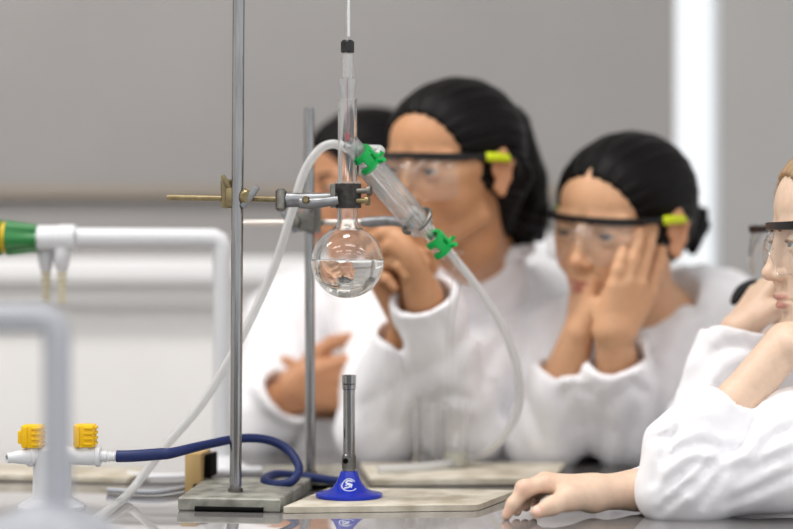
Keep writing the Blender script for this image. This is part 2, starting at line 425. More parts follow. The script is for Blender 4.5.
# jaw: dark padded collar in two halves around the neck
ncx = P(347.5, 196, 2.04)
for sgn in (-1, 1):
    rows = []
    for zt in (-1, -1, 1, 1): pass
    m = MB(); z0, z1 = P(0, 208, 2.04).z, P(0, 184, 2.04).z; seg = 14
    ang = [(-80 + 160 * k / seg) for k in range(seg + 1)]
    vs = []
    for z in (z0, z1):
        for rr in (0.0112, 0.0152):
            for a in ang:
                t = math.radians(a + (90 if sgn > 0 else 270)); vs.append((ncx.x + rr * math.cos(t), ncx.y + rr * math.sin(t), z))
    n = seg + 1; fs = []
    for k in range(seg):
        fs += [(k, k + 1, n + k + 1, n + k), (2 * n + k, 3 * n + k, 3 * n + k + 1, 2 * n + k + 1), (k, 2 * n + k, 2 * n + k + 1, k + 1), (n + k, n + k + 1, 3 * n + k + 1, 3 * n + k)]
    fs += [(0, n, 3 * n, 2 * n), (n - 1, 3 * n - 1, 4 * n - 1, 2 * n - 1)]
    m.add(vs, fs); m.build('jaw', 'cork', cl, angle=30)
m = MB(); m.box(P(333, 196, 2.02), (0.006, 0.016, 0.026), bev=0.002); m.build('jaw_plate', 'dsteel', cl)
MB().lathe([(0.003, 0), (0.003, 0.012), (0.0055, 0.012), (0.0055, 0.016)], P(357, 191, 2.03), (1, -0.3, 0), 12).build('jaw_screw', 'dsteel', cl)
MB().lathe([(0.003, 0), (0.003, 0.010), (0.005, 0.010), (0.005, 0.014)], P(357, 201, 2.03), (1, -0.3, 0), 12).build('jaw_screw', 'brass', cl)

# ------------------------------------------------------------------ glassware
def hollow(m, prof, base, axis=(0, 0, 1), t=0.0012, seg=40, close_bottom=True):
    """glass vessel: outer profile up, inner profile back down"""
    outer = list(prof); inner = [(max(r - t, 0.0), h + (t if i == 0 and close_bottom else 0)) for i, (r, h) in enumerate(prof)]
    full = outer + inner[::-1]
    m.lathe(full, base, axis, seg, cap=False)
    return m
dF = 2.04; mF = M(dF)
fc = P(347.5, 262, dF); RF = 36.3 * mF
fl = empty('round_bottom_flask', fc - V((0, 0, RF)), 'round-bottomed glass flask half full of clear liquid held by the clamp', 'flask')
a0 = math.asin(0.40)
prof = [(RF * math.sin(t), -RF * math.cos(t)) for t in [math.pi * k / 36 for k in range(0, 32)] if RF * math.sin(t) > 0.0118 or t < 1]
nr = 0.0112
zt = P(0, 184, dF).z - fc.z
prof += [(nr + 0.0016, RF + 0.0005), (nr, RF + 0.005), (nr, zt - 0.006), (nr + 0.0012, zt - 0.004), (nr + 0.0012, zt)]
hollow(MB(), prof, fc, t=0.0014, seg=64).build('flask_body', 'glass', fl, angle=60)
RL = RF - 0.00135; zl = P(0, 259.5, dF).z - fc.z
tl = math.acos(-zl / RL) if abs(zl) < RL else 1.5
tl = math.pi - math.acos(zl / RL)
lp = [(RL * math.sin(tl * k / 28), -RL * math.cos(tl * k / 28)) for k in range(29)] + [(RL * 0.97 * math.sin(tl), zl - 0.0012), (0.0, zl - 0.0015)]
MB().lathe(lp, fc, seg=64, cap=False).build('liquid', 'liquid', fl, angle=50)
# anti-bump granules at the bottom
random.seed(4)
m = MB()
for i in range(22):
    a = random.uniform(0, 6.28); rr = random.uniform(0, 0.011)
    c = fc + V((rr * math.cos(a), rr * math.sin(a), -math.sqrt((RL - 0.0022) ** 2 - rr * rr)))
    m.lathe([(0.0, -0.0016), (0.0014, -0.0006), (0.0015, 0.0006), (0.0, 0.0016)], c, (random.random(), random.random(), 1), 6, cap=False)
gr = m.build('anti_bump_granules', 'paper', fl); gr['kind'] = 'stuff'

# distillation head: vertical tube with side arm
dh = empty('distillation_head', P(347.5, 186, dF), 'glass distillation head rising from the flask with slanted side arm', 'glassware')
zt0 = P(0, 207, dF).z; zt1 = P(0, 99, dF).z; H = zt1 - zt0; rt = 9.6 * mF
base = V((fc.x, fc.y, zt0))
hollow(MB(), [(rt * 0.86, 0), (rt * 0.9, 0.018), (rt * 1.12, 0.0225), (rt * 1.12, 0.027), (rt, 0.030), (rt, H)], base, t=0.0012, seg=40, close_bottom=False).build('vertical_tube', 'glass', dh)
MB().lathe([(rt * 1.0 + 0.0036, 0), (rt + 0.0044, 0.001), (rt + 0.0044, 0.003), (rt + 0.003, 0.004)], V((fc.x, fc.y, P(0, 185, dF).z)), seg=32).build('joint_sleeve', 'frost', dh)
# condenser axis
A = P(353, 146, dF); B = P(452, 262, 2.13); AX = (B - A); LEN = AX.length; ax = AX.normalized()
def onax(px):     # point along the condenser axis by image x
    t = (px - 353) / 99.0; return A + AX * t
m = MB(); hollow(m, [(0.0062, 0), (0.0062, 0.022), (0.0090, 0.024), (0.0094, 0.036)], onax(354), ax, 0.0011, 28, False); m.build('side_arm', 'glass', dh)

# thermometer adapter
ta = empty('thermometer_adapter', P(347.5, 100, dF), 'frosted glass thermometer adapter with black screw cap', 'glassware')
b0 = V((fc.x, fc.y, P(0, 101, dF).z))
hollow(MB(), [(rt * 0.72, 0), (rt * 0.86, 0.016), (rt * 0.96, 0.020), (rt * 0.96, 0.024)], b0, t=0.0016, seg=32, close_bottom=False).build('ground_joint', 'frost', ta)
z2 = P(0, 80, dF).z; z3 = P(0, 53, dF).z
hollow(MB(), [(rt * 0.9, 0), (rt * 0.62, 0.002), (rt * 0.6, z3 - z2)], V((fc.x, fc.y, z2)), t=0.0011, seg=28, close_bottom=False).build('neck', 'glass', ta)
zc0 = P(0, 53, dF).z; zc1 = P(0, 41, dF).z
cap = MB().lathe([(0.0060, 0), (0.0072, 0.0008), (0.0072, zc1 - zc0 - 0.001), (0.0060, zc1 - zc0)], V((fc.x, fc.y, zc0)), seg=40, mod=lambda t, i: 1 + 0.02 * math.cos(t * 20)).build('screw_cap', 'black', ta)
MB().lathe([(0.0062, 0), (0.0052, 0.001)], V((fc.x, fc.y, zc1)), seg=24).build('rubber_seal', 'black', ta)
# thermometer
th = empty('thermometer', P(347.5, 144, dF), 'slim glass thermometer with red bulb standing in the glass head', 'thermometer')
zb = P(0, 146, dF).z; ztop = P(0, -60, dF).z
MB().lathe([(0.0012, 0), (0.0026, 0.002), (0.0030, 0.006), (0.0030, ztop - zb - 0.003), (0.0015, ztop - zb)], V((fc.x, fc.y, zb)), seg=24).build('stem', 'tube', th)
zr0 = P(0, 142, dF).z; zr1 = P(0, 132, dF).z
MB().lathe([(0.0005, 0), (0.0029, 0.002), (0.0031, zr1 - zr0 - 0.003), (0.0008, zr1 - zr0)], V((fc.x, fc.y, zr0)), seg=16).build('bulb', 'red', th)
MB().lathe([(0.0005, 0), (0.0005, 0.06)], V((fc.x, fc.y, zr1)), seg=8).build('capillary', 'red', th)
MB().box(V((fc.x + 0.0012, fc.y + 0.001, (zc1 + ztop) / 2)), (0.0030, 0.0004, ztop - zc1 - 0.01)).build('scale_backing', 'paper', th, smooth=False)

# Liebig condenser
cd = empty('condenser', onax(365), 'slanted glass condenser running from the head down to the receiver', 'condenser')
J0 = (366 - 353) / 99.0 * LEN; J1 = (424 - 353) / 99.0 * LEN; rj = 14.2 * mF
hollow(MB(), [(0.0075, J0 - 0.006), (0.0105, J0), (rj, J0 + 0.006), (rj, J1 - 0.006), (0.0105, J1), (0.0072, J1 + 0.006)], A, ax, 0.0012, 40, False).build('water_jacket', clear_mat('jacket_glass', (0.97, 0.98, 0.98), 1.3, haze=0.14), cd)
hollow(MB(), [(0.0085, J0 - 0.030), (0.0085, J0 - 0.010), (0.0052, J0), (0.0050, J1 + 0.004), (0.0052, J1 + 0.012), (0.0078, J1 + 0.018), (0.0084, J1 + 0.040)], A, ax, 0.0010, 28, False).build('inner_tube', 'glass', cd)
hollow(MB(), [(0.0098, J0 - 0.031), (0.0098, J0 - 0.012), (0.0085, J0 - 0.008)], A, ax, 0.0012, 28, False).build('ground_joint', 'frost', cd)
side = V((0.8, 0.1, 0.6)).cross(ax); 
nzdir = (V((0.1, 0.6, 0.7)) - ax * V((0.1, 0.6, 0.7)).dot(ax)).normalized()
up0 = A + ax * (J0 + 0.012) + nzdir * (rj - 0.001)
hollow(MB(), [(0.0038, 0), (0.0042, 0.01), (0.0034, 0.012), (0.0042, 0.016), (0.0034, 0.018), (0.0038, 0.024)], up0, nzdir, 0.0009, 20, False).build('hose_nozzle', 'glass', cd)
nz2 = (V((0.15, 1.0, 0.1)) - ax * V((0.15, 1.0, 0.1)).dot(ax)).normalized()
dn0 = A + ax * (J1 - 0.012) + nz2 * (rj - 0.001)
hollow(MB(), [(0.0038, 0), (0.0042, 0.006), (0.0034, 0.008), (0.0042, 0.011), (0.0036, 0.014)], dn0, nz2, 0.0009, 20, False).build('hose_nozzle', 'glass', cd)

# green plastic joint clips
def keck(c, axis, label, s=1.0):
    root = empty('joint_clip', c, label, 'clip', 'green joint clips')
    axis = axis.normalized(); toC = V((0.55, -0.35, 0.65)); u = (toC - axis * toC.dot(axis)).normalized(); w = axis.cross(u)
    def ring(off, r0, r1, h, name):
        m = MB(); seg = 22; vs = []; fs = []
        for k in range(seg + 1):
            t = math.radians(-128 + 256 * k / seg)
            for r in (r0, r1):
                for hh in (-h, h):
                    vs.append(c + axis * (off + hh) + (u * math.cos(t) + w * math.sin(t)) * r)
        for k in range(seg):
            a = k * 4; b_ = a + 4
            fs += [(a, a + 1, b_ + 1, b_), (a + 2, b_ + 2, b_ + 3, a + 3), (a, b_, b_ + 2, a + 2), (a + 1, a + 3, b_ + 3, b_ + 1)]
        fs += [(0, 2, 3, 1), (seg * 4, seg * 4 + 1, seg * 4 + 3, seg * 4 + 2)]
        m.add(vs, fs); m.build(name, 'keck', root, angle=35)
    ring(-0.008 * s, 0.0092 * s, 0.0138 * s, 0.0036 * s, 'collar')
    ring(0.008 * s, 0.0108 * s, 0.0152 * s, 0.0036 * s, 'collar')
    m = MB()
    for t in (-62, 0, 62):
        t = math.radians(t); q = u * math.cos(t) + w * math.sin(t)
        R = Matrix((q, axis.cross(q), axis)).transposed()
        m.box(c + q * 0.0125 * s, (0.0036 * s, 0.0105 * s, 0.02 * s), R, bev=0.001)
    m.build('bridge', 'keck', root)
    m = MB()
    for t in (-24, 24):
        t = math.radians(t); q = u * math.cos(t) + w * math.sin(t)
        m.tube([c + q * 0.012 * s + axis * 0.009 * s, c + q * 0.019 * s + axis * 0.010 * s, c + q * 0.022 * s + axis * 0.009 * s], [0.0028 * s, 0.0026 * s, 0.0034 * s], 10)
    m.build('grip_tab', 'keck', root)
keck(onax(364) , ax, 'green plastic clip on the upper condenser joint', 0.95)
keck(onax(436), ax, 'green plastic clip on the lower condenser joint', 0.95)

# receiver adapter with drip tube
ra = empty('receiver_adapter', onax(440), 'bent glass receiver adapter with a thin drip tube over the jar', 'glassware')
q0 = onax(430); q1 = onax(441)
m = MB(); hollow(m, [(0.0094, 0), (0.0096, 0.016), (0.0072, 0.022), (0.0060, 0.032)], q0, ax, 0.0010, 24, False); m.build('socket', 'tube', ra)
e0 = q0 + ax * 0.031
m = MB(); m.tube([e0, e0 + ax * 0.014, V((e0.x + 0.012, e0.y + 0.012, e0.z - 0.03)), P(450, 330, 2.2), P(450, 404, 2.22)], [0.006, 0.006, 0.0055, 0.005, 0.0045], 16, smooth=6, cap=False); m.build('drip_tube', 'tube', ra)
MB().tube([e0 + ax * 0.004, e0 + V((0.012, 0.002, 0.004)), e0 + V((0.02, 0.004, 0.002))], 0.0032, 12, smooth=3, cap=False).build('vent_arm', 'tube', ra)

# rear clamp holding the condenser
cl2 = empty('condenser_clamp', P(305, 222, 2.19), 'second clamp with pale rod gripping the middle of the condenser', 'clamp', 'laboratory clamps')
MB().tube([P(243, 223, 2.22), P(246, 223, 2.22), P(386, 222, 2.165)], [0.003, 0.0036, 0.0036], 14).build('clamp_rod', mat('pale_rod', srgb(214, 206, 198), 0.3, 0.7), cl2)
MB().tube([P(362, 222, 2.17), P(372, 222, 2.165), P(392, 221, 2.15), P(412, 226, 2.12)], [0.005, 0.0065, 0.006, 0.004], 12, smooth=4).build('clamp_arm', 'alu', cl2)
cc = onax(416)
for k, (t0, t1) in enumerate(((20, 160), (200, 340))):
    u = nzdir; w = ax.cross(u)
    MB().tube([cc + (u * math.cos(math.radians(t)) + w * math.sin(math.radians(t))) * (rj + 0.0028) for t in np.linspace(t0, t1, 14)], 0.0024, 8).build('jaw', 'dsteel', cl2)
MB().tube([P(410, 226, 2.12), cc - w * (rj + 0.003)], 0.003, 8).build('jaw_link', 'alu', cl2)

# ------------------------------------------------------------------ hoses
h = MB().tube([up0 + nzdir * 0.010, up0 + nzdir * 0.02, P(349, 149, 2.10), P(333, 144, 2.10), P(318, 151, 2.10), P(303, 175, 2.10), P(291, 215, 2.10), P(272, 272, 2.10), P(240, 340, 2.10), P(203, 402, 2.10), P(165, 447, 2.10), OT(134, 498) + V((0, 0, 0.012)), OT(118, 508) + V((0, 0, 0.0052)), OT(92, 527) + V((0, 0, 0.0050)), OT(40, 560) + V((0, 0, 0.0050))], 0.0050, 14, smooth=8).build('rubber_tubing', 'hose')
tag(h, 'clear hose arching from the upper condenser down to the bench at left', 'hose', 'clear water hoses')
h = MB().tube([dn0 + nz2 * 0.005, dn0 + nz2 * 0.013, P(440, 240, 2.175), P(455, 259, 2.18), P(478, 288, 2.185), P(503, 328, 2.19), P(518, 372, 2.21), P(518, 408, 2.24), P(502, 438, 2.28), OT(474, 471) + V((0, 0, 0.016)), OT(440, 475) + V((0, 0, 0.0125)), OT(405, 478) + V((0, 0, 0.0120)), OT(378, 479) + V((0, 0, 0.0120))], 0.0050, 14, smooth=8).build('rubber_tubing', 'hose')
tag(h, 'clear hose looping from the lower condenser down behind the hand onto the rear mat', 'hose', 'clear water hoses')
h = MB().tube([OT(128, 477) + V((0, 0, 0.004)), OT(150, 480) + V((0, 0, 0.004)), OT(190, 479) + V((0, 0, 0.004)), OT(226, 474) + V((0, 0, 0.004)), OT(262, 473) + V((0, 0, 0.004))], 0.004, 10, smooth=6).build('cable', 'white_pl')
tag(h, 'white cable lying on the bench past the wooden block', 'cable', 'white cables on the bench')
h = MB().tube([OT(108, 493) + V((0, 0, 0.0035)), OT(130, 494.5) + V((0, 0, 0.0035)), OT(160, 495) + V((0, 0, 0.0035)), OT(200, 488) + V((0, 0, 0.0035))], 0.0032, 10, smooth=6).build('cable', 'grey_pl')
tag(h, 'grey cable lying on the bench left of the stand base', 'cable', 'white cables on the bench')

# ------------------------------------------------------------------ burner
bd = 2.035
bb = OT(349, 503); bb.z = TAB + 0.0067
bu = empty('bunsen_burner', bb, 'steel gas burner on a flared blue base standing on the heat mat', 'burner')
k = M(bb.y)
bprof = [(0.0, 0.0), (33 * k, 0.0), (33.5 * k, 0.001), (33.5 * k, 0.0034), (32 * k, 0.0045), (24 * k, 0.0058), (17 * k, 0.0100), (12.5 * k, 0.0165), (9.5 * k, 0.024), (8.6 * k, 0.027), (8.0 * k, 0.0285), (0.0, 0.0285)]
MB().lathe(bprof, bb, seg=64, cap=False).build('base', 'blue', bu, angle=35)
ztop = P(0, 375, bb.y).z - bb.z
MB().lathe([(6.4 * k, 0.0285), (6.6 * k, 0.030), (6.6 * k, 0.046), (5.9 * k, 0.047), (5.9 * k, ztop - 0.016), (6.8 * k, ztop - 0.0150), (6.8 * k, ztop - 0.0105), (6.2 * k, ztop - 0.010), (7.0 * k, ztop - 0.009), (7.0 * k, ztop), (5.4 * k, ztop), (5.4 * k, ztop - 0.03)], bb, seg=40, cap=False).build('barrel', 'steel', bu, angle=30)
MB().lathe([(7.1 * k, 0.031), (7.1 * k, 0.044)], bb, seg=40, cap=False).build('air_collar', 'dsteel', bu)
hc = bb + V((-0.0035, -7.0 * k * 0.93, 0.040))
MB().lathe([(0.0030, -0.002), (0.0030, 0.001)], hc, V((-0.45, -1, 0)), 16).build('air_hole', 'slot', bu)
MB().tube([bb + V((0.0, 0.012, 0.012)), bb + V((-0.002, 0.026, 0.0135)), bb + V((-0.004, 0.042, 0.0135))], [0.0042, 0.0040, 0.0045], 14).build('gas_inlet', 'steel', bu)
# white emblem on the cone: ring with a curled flame
def cone(th, z):
    for (r0, z0), (r1, z1) in zip(bprof[4:], bprof[5:]):
        if z0 <= z <= z1: r = r0 + (r1 - r0) * (z - z0) / (z1 - z0); break
    else: r = 12 * k
    return bb + V((r * math.sin(th), -r * math.cos(th), z)) 
def emb(pts):
    return [cone(x / 11.0, 0.0150 + y * 0.00112) + V((x * 0, -0.0002, 0)) for x, y in pts]
m = MB()
ringp = [(6.0 * math.cos(t) + 0.5, 5.4 * math.sin(t)) for t in np.linspace(0.5, 5.6, 26)]
m.tube(emb(ringp), 0.00055, 6)
m.tube(emb([(-3, -3.2), (0.0, -2.2), (2.6, -0.6), (0.8, 0.8), (-2.2, 1.6), (-1.6, 3.2), (1.4, 3.6), (3.6, 2.6)]), 0.00085, 6, smooth=4)
m.tube(emb([(-2.4, -1.0), (-0.4, 0.2), (2.2, -2.6)]), 0.0007, 6, smooth=4)
m.build('emblem', 'nail', bu)
# blue gas hose
zz = lambda v: V((0, 0, v))
h = MB().tube([P(116.5, 456.3, 2.0), P(120, 456.3, 2.0), P(133, 456, 2.0), P(160, 454, 2.01), P(172, 453, 2.015), P(205, 445, 2.05), P(240, 438.5, 2.10), P(268, 440, 2.12), P(288, 450, 2.12), P(299, 468, 2.10), P(292, 481, 2.08), P(277, 484.5, 2.09), P(264.5, 480, 2.12), P(275, 474.5, 2.16), P(300, 476, 2.18), P(322, 479, 2.15), P(340, 481, 2.12), bb + V((-0.004, 0.052, 0.0135)), bb + V((-0.004, 0.034, 0.0135))], [0.0064, 0.0064, 0.0064, 0.0064, 0.0058] + [0.0050] * 14, 16, smooth=8).build('gas_hose', 'bluehose')
tag(h, 'dark blue rubber gas hose looping from the yellow tap to the burner', 'hose')

# ------------------------------------------------------------------ gas taps
gd = 2.0
gt = empty('gas_tap_turret', V((P(52, 0, gd).x, gd, TAB)), 'white twin gas outlet with two yellow knobs on the bench at left', 'gas tap')
gb = V((P(52, 0, gd).x, gd, TAB)); zt_ = P(0, 455, gd).z - TAB
MB().lathe([(0.036, 0.0004), (0.036, 0.004), (0.030, 0.008), (0.022, 0.012), (0.0205, 0.016), (0.0200, zt_ - 0.010), (0.018, zt_ + 0.006), (0.012, zt_ + 0.011), (0.0, zt_ + 0.012)], gb, seg=40).build('column', 'white_pl', gt)
def outlet(px0, px1, sgn, lean, knobx, knoby):
    y = 455; c0 = P(px0, y, gd)
    dirv = V((sgn, lean, -0.03)).normalized()
    L_ = abs(px1 - px0) * M(gd)
    m = MB()
    if sgn > 0:
        m.lathe([(0.0085, 0), (0.0098, 0.006), (0.0098, L_ - 0.006), (0.0112, L_ - 0.005), (0.0112, L_ - 0.001), (0.0098, L_)], c0, dirv, 28)
        o = m.build('valve_body', 'white_pl', gt, angle=30)
        m = MB(); e = c0 + dirv * L_
        m.lathe([(0.0060, -0.002), (0.0062, 0.006), (0.0046, 0.007), (0.0056, 0.009), (0.0044, 0.012), (0.0054, 0.014), (0.0042, 0.017), (0.0040, 0.022)], e, dirv, 20); m.build('hose_barb', 'white_pl', gt, angle=30)
    else:
        m.lathe([(0.0085, 0), (0.0098, 0.006), (0.0098, L_ * 0.32), (0.0112, L_ * 0.34), (0.0112, L_ * 0.42), (0.0090, L_ * 0.44), (0.0075, L_ * 0.62), (0.0056, L_ * 0.86), (0.0054, L_), (0.0032, L_), (0.003, L_ * 0.85)], c0, dirv, 28, cap=False)
        o = m.build('valve_body', 'white_pl', gt, angle=30)
        MB().lathe([(0.0033, -0.002), (0.0033, 0.0)], c0 + dirv * (L_ - 0.002), dirv, 12).build('outlet_bore', 'slot', gt)
    kc = P(knobx, knoby, gd + (0.0 if sgn > 0 else lean * 0.02 * -1 * -1)); kc.y = (c0 + dirv * (abs(knobx - px0) * M(gd))).y
    m = MB(); m.box(kc, (0.0225, 0.022, 0.0245), bev=0.003)
    for i in range(4):
        m.box(kc + V((0.0055, -0.0115, -0.008 + i * 0.0056)), (0.010, 0.003, 0.0026), bev=0.0008)
        m.box(kc + V((0.0118 , 0, -0.008 + i * 0.0056)), (0.003, 0.014, 0.0026), bev=0.0008)
    m.box(kc + V((-0.006, -0.0118, 0)), (0.004, 0.003, 0.021), bev=0.001)
    if sgn < 0: m.box(kc + V((-0.0125, 0, -0.001)), (0.006, 0.012, 0.014), bev=0.002)
    ko = m.build('knob', 'yellow', gt, angle=30)
    MB().lathe([(0.0075, 0), (0.0075, 0.006)], V((kc.x, kc.y, kc.z - 0.0155)), seg=20).build('knob_stem', 'white_pl', gt)
outlet(60, 101, 1, 0.0, 85, 435.5)
outlet(44, 5, -1, -0.62, 32, 436.5)

# ------------------------------------------------------------------ water taps
fd = 2.36; kf = M(fd)
fa = empty('swan_neck_tap', V((P(222, 0, fd).x, fd, TAB)), 'white water tap with square neck and green handle at the back left', 'tap', 'white bench water taps')
xr = P(222, 0, fd).x; za = P(0, 238.5, fd).z; ya = fd - 0.05
xe = P(82, 0, fd).x
MB().tube([V((xr, fd, TAB + 0.004)), V((xr, fd, za - 0.03)), V((xr, fd, za - 0.010)), V((xr - 0.003, fd, za - 0.003)), V((xr - 0.010, fd, za)), V((xr - 0.03, fd - 0.004, za)), V((xe, ya, za))], [9.2 * kf, 9.2 * kf, 9.6 * kf, 9.8 * kf, 10 * kf, 10 * kf, 10 * kf], 24).build('neck_pipe', 'white_pl', fa)
MB().lathe([(0.034, 0.0004), (0.034, 0.006), (0.024, 0.012), (0.014, 0.02)], V((xr, fd, TAB)), seg=32).build('base_flange', 'white_pl', fa)
aw = V((-1, 0, 0)); bs = V((xe, ya, za))
Lb = (82 - 46) * kf
MB().lathe([(10 * kf, -0.002), (12.8 * kf, 0.0), (13 * kf, 0.003), (13 * kf, Lb * 0.42), (12.2 * kf, Lb * 0.45), (12.2 * kf, Lb), (9 * kf, Lb + 0.004)], bs, aw, 32).build('valve_body', 'white_pl', fa, angle=30)
hb = bs + aw * Lb
kn = MB().lathe([(11 * kf, 0.0), (14.2 * kf, 0.001), (16.4 * kf, 0.02), (18.2 * kf, (46 - 17) * kf), (17.2 * kf, (46 - 15) * kf)], hb, aw, 48, mod=lambda t, i: 1 - (0.20 if i in (1, 2) else 0.07) * (0.5 + 0.5 * math.cos(t * 5 + 0.6)) ** 2).build('handle', 'green', fa, angle=25)
MB().lathe([(14.6 * kf, 0), (15.4 * kf, 0.001), (15.4 * kf, 0.005), (14.6 * kf, 0.006)], hb + aw * (46 - 15.5) * kf, aw, 40).build('colour_ring', 'yellow', fa)
MB().lathe([(17.0 * kf, 0), (18.2 * kf, 0.001), (17.6 * kf, 0.012), (16.2 * kf, 0.014)], hb + aw * (46 - 11.5) * kf, aw, 48, mod=lambda t, i: 1 - 0.05 * (0.5 + 0.5 * math.cos(t * 6)) ** 3).build('handle_cap', 'green', fa, angle=25)
MB().lathe([(14.0 * kf, 0), (14.6 * kf, 0.001), (14.2 * kf, 0.004)], hb + aw * (46 - 0.5) * kf, aw, 40).build('colour_ring', 'yellow', fa)
for i, px in enumerate((46, 62)):
    t = P(px, 250, ya + (0.012 if i == 0 else -0.004))
    MB().lathe([(6 * kf, 0.006), (8.0 * kf, 0), (8.2 * kf, -0.010), (6.6 * kf, -0.020), (4.6 * kf, -0.027)], t, (0, 0, 1), 24, cap=True).build('nozzle_bulb', 'bulb', fa)
    pr = []
    for j in range(6):
        z = -0.026 - j * 0.0068; r = (4.8 - 0.22 * j) * kf
        pr += [(r * 0.70, z), (r * 1.15, z - 0.0035), (r * 1.1, z - 0.0050), (r * 0.62, z - 0.0060)]
    MB().lathe(pr, t, (0, 0, 1), 20).build('hose_barb', 'cream', fa, angle=25)

gd2 = 1.40; kg = M(gd2)
fb = empty('swan_neck_tap', V((P(56, 0, gd2).x, gd2, TAB)), 'pale grey water tap in the left foreground strongly out of focus', 'tap', 'white bench water taps')
xr = P(57, 0, gd2).x; za = P(0, 318, gd2).z
MB().tube([V((xr, gd2, TAB + 0.05)), V((xr, gd2, za - 0.03)), V((xr, gd2, za - 0.012)), V((xr - 0.003, gd2, za - 0.004)), V((xr - 0.012, gd2, za)), V((xr - 0.03, gd2, za)), V((xr - 0.17, gd2 - 0.01, za))], [15 * kg, 14 * kg, 14.5 * kg, 14.5 * kg, 14.5 * kg, 14.5 * kg, 14.5 * kg], 24).build('neck_pipe', 'grey_pl', fb)
MB().lathe([(0.064, 0.0004), (0.064, 0.03), (0.058, 0.055), (0.044, 0.07), (0.024, 0.078), (0.014, 0.084)], V((xr - 0.006, gd2, TAB)), seg=40).build('base_flange', 'grey_pl', fb)
aw = V((-1, 0, 0)); e = V((xr - 0.16, gd2 - 0.01, za))
MB().lathe([(0.010, 0), (0.014, 0.002), (0.014, 0.04), (0.011, 0.045)], e, aw, 28).build('valve_body', 'white_pl', fb)
MB().lathe([(0.012, 0.044), (0.020, 0.046), (0.022, 0.085), (0.018, 0.09)], e, aw, 36, mod=lambda t, i: 1 - 0.07 * (0.5 + 0.5 * math.cos(t * 6)) ** 3).build('handle', 'green', fb)
MB().lathe([(0.008, 0.0), (0.0085, -0.012), (0.005, -0.03), (0.004, -0.06)], e + V((-0.025, 0, -0.008)), (0, 0, 1), 18).build('hose_barb', 'cream', fb)

# wooden block with a black side
wbk = OT(198, 491); wo = empty('wooden_block', wbk, 'small pale wooden rack end with a dark strip behind the front stand', 'block')
MB().box(wbk + V((0, 0, 0.023)), (0.018, 0.06, 0.046), rz(-6), bev=0.0015).build('wood_body', 'wood', wo)
MB().lathe([(0.004, 0), (0.004, 0.002)], wbk + V((0.001, -0.0302, 0.008)), (0.1, -1, 0), 14).build('drilled_hole', 'slot', wo)
MB().box(wbk + V((0.0145, 0.006, 0.03)), (0.007, 0.04, 0.026), rz(-6), bev=0.001).build('black_strip', 'slot', wo)

# glass jars on the rear mat
def jar(px, by, wpx, hpx, label, liquid):
    c = OT(px, by); c.z = TAB + 0.0066; kk = M(c.y); r = wpx / 2 * kk; hh = hpx * kk
    root = empty('glass_jar', c, label, 'jar', 'small glass jars')
    hollow(MB(), [(0.0, 0), (r * 0.9, 0), (r, 0.002), (r, hh - 0.003), (r * 1.08, hh)], c, t=0.0011, seg=36, close_bottom=True).build('jar_body', 'glass', root)
    if liquid: MB().lathe([(0, 0.0012), (r - 0.0013, 0.0022), (r - 0.0013, liquid), (0, liquid)], c, seg=30, cap=False).build('milky_liquid', mat('milky', srgb(226, 226, 214), 0.3), root)
jar(425.5, 472.5, 24, 66, 'empty slim glass jar on the rear mat', 0)
jar(455.5, 472.5, 25, 65, 'slim glass jar with a little milky liquid under the drip tube', 0.020)

